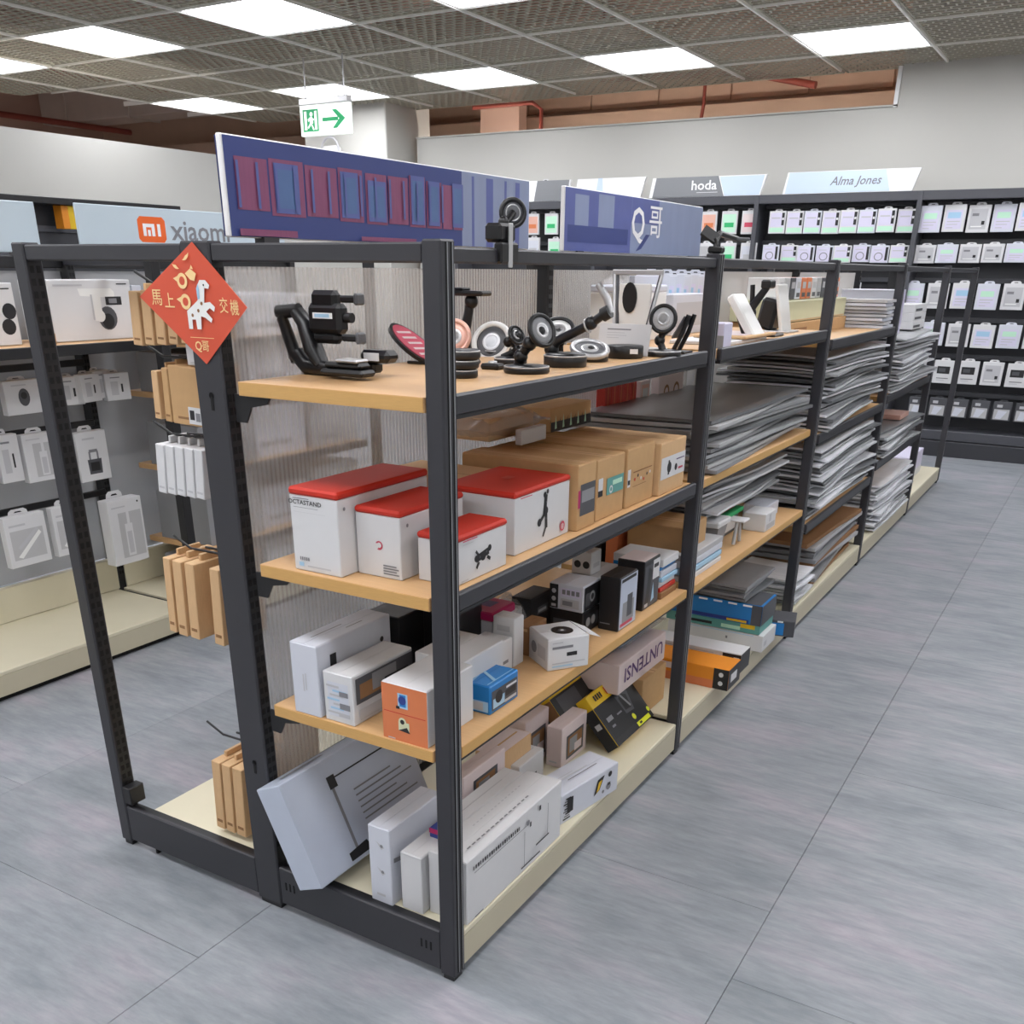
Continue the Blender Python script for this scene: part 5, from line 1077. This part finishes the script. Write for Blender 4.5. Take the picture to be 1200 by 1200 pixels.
# third bay
pile('bag', 'on the third bay middle shelf', 20, -.225, 3.06, .806, .008, .42, .98, ('sleeve_grey', 'sleeve_white', 'mid_grey', 'sleeve_dark', 'sleeve_white'), gap=.0055, wav=.003, droop=.004)
pile('bag', 'on the third bay low shelf', 20, -.225, 3.06, .463, .008, .43, 1.0, ('sleeve_white', 'sleeve_grey', 'sleeve_dark', 'sleeve_white'), gap=.0062, wav=.003, droop=.005)
pile('cardboard', 'on the third bay deck', 9, -.25, 3.22, ZD+.002, .017, .42, .84, ('kraft_dark', 'mid_grey', 'sleeve_dark', 'grey_card'), gap=.005, wav=.002, name='cardboard_sheet', cat='cardboard')
pile('clear bag', 'at the front of third bay deck', 8, -.16, 2.63, ZD+.002, .009, .28, .26, ('sleeve_grey', 'sleeve_white'), gap=.005, wav=.003)
carton('gadget_box', 'long pale green flat carton on the third bay top shelf', -.40, -.19, 2.50, 3.44, 1.134+.052, .074, 'cream_card', P(('rect','r',.02,.98,.04,.1,'kraft_light')), flaps=False)
carton('kraft_carton', 'long kraft flat carton under the pale green one', -.40, -.18, 2.52, 3.44, 1.134, .050, 'kraft', P(('rect','r',.1,.3,.3,.6,'kraft_dark')), flaps=False)
pile('flat pack', 'beside the pale green carton', 8, -.20, 3.56, 1.134, .012, .36, .18, ('white_cool', 'grey_card'), gap=.003, wav=.001, jit=.005, name='flat_pack', cat='pack')
for k in range(12):
    y = 2.56 + .078*k; mt = ('grey_card', 'white_card', 'orange_card', 'rose', 'white_cool', 'dark_grey')[(k*5+1) % 6] if k not in (4, 5) else 'orange_card'
    carton('slim_box', '%s slim box on the pale green carton, %s from left' % ({'grey_card': 'grey', 'white_card': 'white', 'orange_card': 'orange', 'rose': 'rosy', 'white_cool': 'cool white', 'dark_grey': 'dark'}[mt], ORD[k]), -.36, -.24, y, y+.066, 1.134+.128, .078+.012*((k*3) % 3), mt, P(('rect','r',.15,.85,.5,.8,'ink_light'),('rect','r',.15,.85,.1,.3,'dark_grey')), None, 'box', 'slim boxes standing on the pale green carton', flaps=False)
# fourth bay
pile('bag', 'on the fourth bay upper shelf', 18, -.225, 4.34, .832, .0085, .44, 1.06, ('sleeve_white', 'sleeve_grey', 'sleeve_white', 'mid_grey'), gap=.0055, wav=.003, droop=.006)
pile('bag', 'on the fourth bay low shelf', 9, -.225, 4.34, .510, .009, .43, .96, ('sleeve_white', 'sleeve_grey', 'sleeve_dark'), gap=.005, wav=.003, droop=.004)
pile('bag', 'on the fourth bay deck', 16, -.22, 4.42, ZD+.002, .009, .42, .9, ('sleeve_white', 'sleeve_grey', 'sleeve_white'), gap=.006, wav=.004)
for k in range(5): carton('envelope', 'tall white envelope standing on the fourth bay pile, %s from left' % ORD[k], -.30, -.05, 3.80+.055*k, 3.825+.055*k, 1.088, .20-.012*(k % 2), ('white_cool', 'lilac', 'white_card')[k % 3], P(('rect','r',0,1,.1,.9,'lilac')), None, 'envelope', 'tall white envelopes on the fourth bay pile', flaps=False)
for k in range(3): carton('gadget_box', 'white box with dark stripes on the fourth bay pile, %s from the bottom' % ORD[k], -.28, -.06, 4.45, 4.80, 1.088+.041*k, .04, 'white_card', P(('rect','r',.05,.6,.2,.5,'dark_grey')), None, 'box', 'white boxes on the fourth bay pile', flaps=False)
carton('kraft_label_box', 'small rosy brown flat box on the fourth bay low shelf', -.16, -.03, 4.38, 4.62, .635, .025, 'rose', None, flaps=False)
# fifth bay
carton('storage_box', 'plain pale box on the deck of the last bay', -.40, -.10, 5.45, 5.95, ZD, .16, 'lilac', P(('rect','r',.0,1,.0,.3,'white_card')))
# goods hanging on the panel of the second bay
for k in range(5):
    put_pack(pack_meshes(.045, .03, .125, 'red', lambda p: p.rect('f', .1, .9, .1, .3, 'orange_card').rect('f', .4, .5, .3, .95, 'orange_card')), 'red_pack', 'slim red pack, %s of five on hooks under the second bay top shelf' % ORD[k], (-.45, 1.50+.048*k, .915), math.pi/2, 'slim red packs in the second bay')
put_pack(pack_meshes(.075, .03, .12, 'pink_white', lambda p: p.rect('f', .1, .9, .1, .9, 'rose').rect('f', .2, .8, .5, .8, 'white_card')), 'case_pack', 'cream hook pack right of the slim red packs', (-.45, 1.785, .91), math.pi/2, None)
put_pack(pack_meshes(.22, .03, .15, 'pink_white', lambda p: (device(p, 'f', .3, .6, .05, [('d',0,.1,.5,'kraft_dark'),('d',0,.1,.3,'pink_white'),('l',(-.3,-.2),(-.35,-.8),.2)]), device(p, 'f', .7, .6, .05, [('d',0,.1,.55,'kraft_dark'),('d',0,.1,.35,'pink_white'),('l',(.2,-.2),(.1,-.9),.25)]))), 'headset_pack', 'white hook pack with two brown ring devices, second bay', (-.44, 1.99, .885), math.pi/2, None)
for k in range(3): put_pack(pack_meshes(.16, .03, .022, 'black_card', lambda p: p.rect('f', .1, .9, .3, .5, 'dark_grey'), .2), 'black_pack', 'flat black pack hanging beneath the ringed headset pack, %s' % ('upper', 'middle', 'lower')[k], (-.40, 2.25, .925-.026*k), math.pi/2, 'flat black packs in the second bay')
put_pack(pack_meshes(.18, .03, .17, 'white_card', lambda p: p.disc('f', .5, .55, .06, 'pink_white').disc('f', .5, .55, .04, 'rose').rect('f', .1, .3, .2, .8, 'dark_grey')), 'case_pack', 'white hook pack with a pink disc near the third post', (-.44, 2.30, .97), math.pi/2, None)
for k in range(9): put_pack(pm(('hb', .11, .17), .11, .03, .15, 'white_cool', wp_a('light_blue')), 'case_pack', 'white hook pack, %s of nine on the second bay panel above the stands' % ORD[k], (-.46, 1.80+.066*k, 1.20 if k % 2 else 1.195), math.pi/2 - .5, 'white hook packs on the second bay panel')
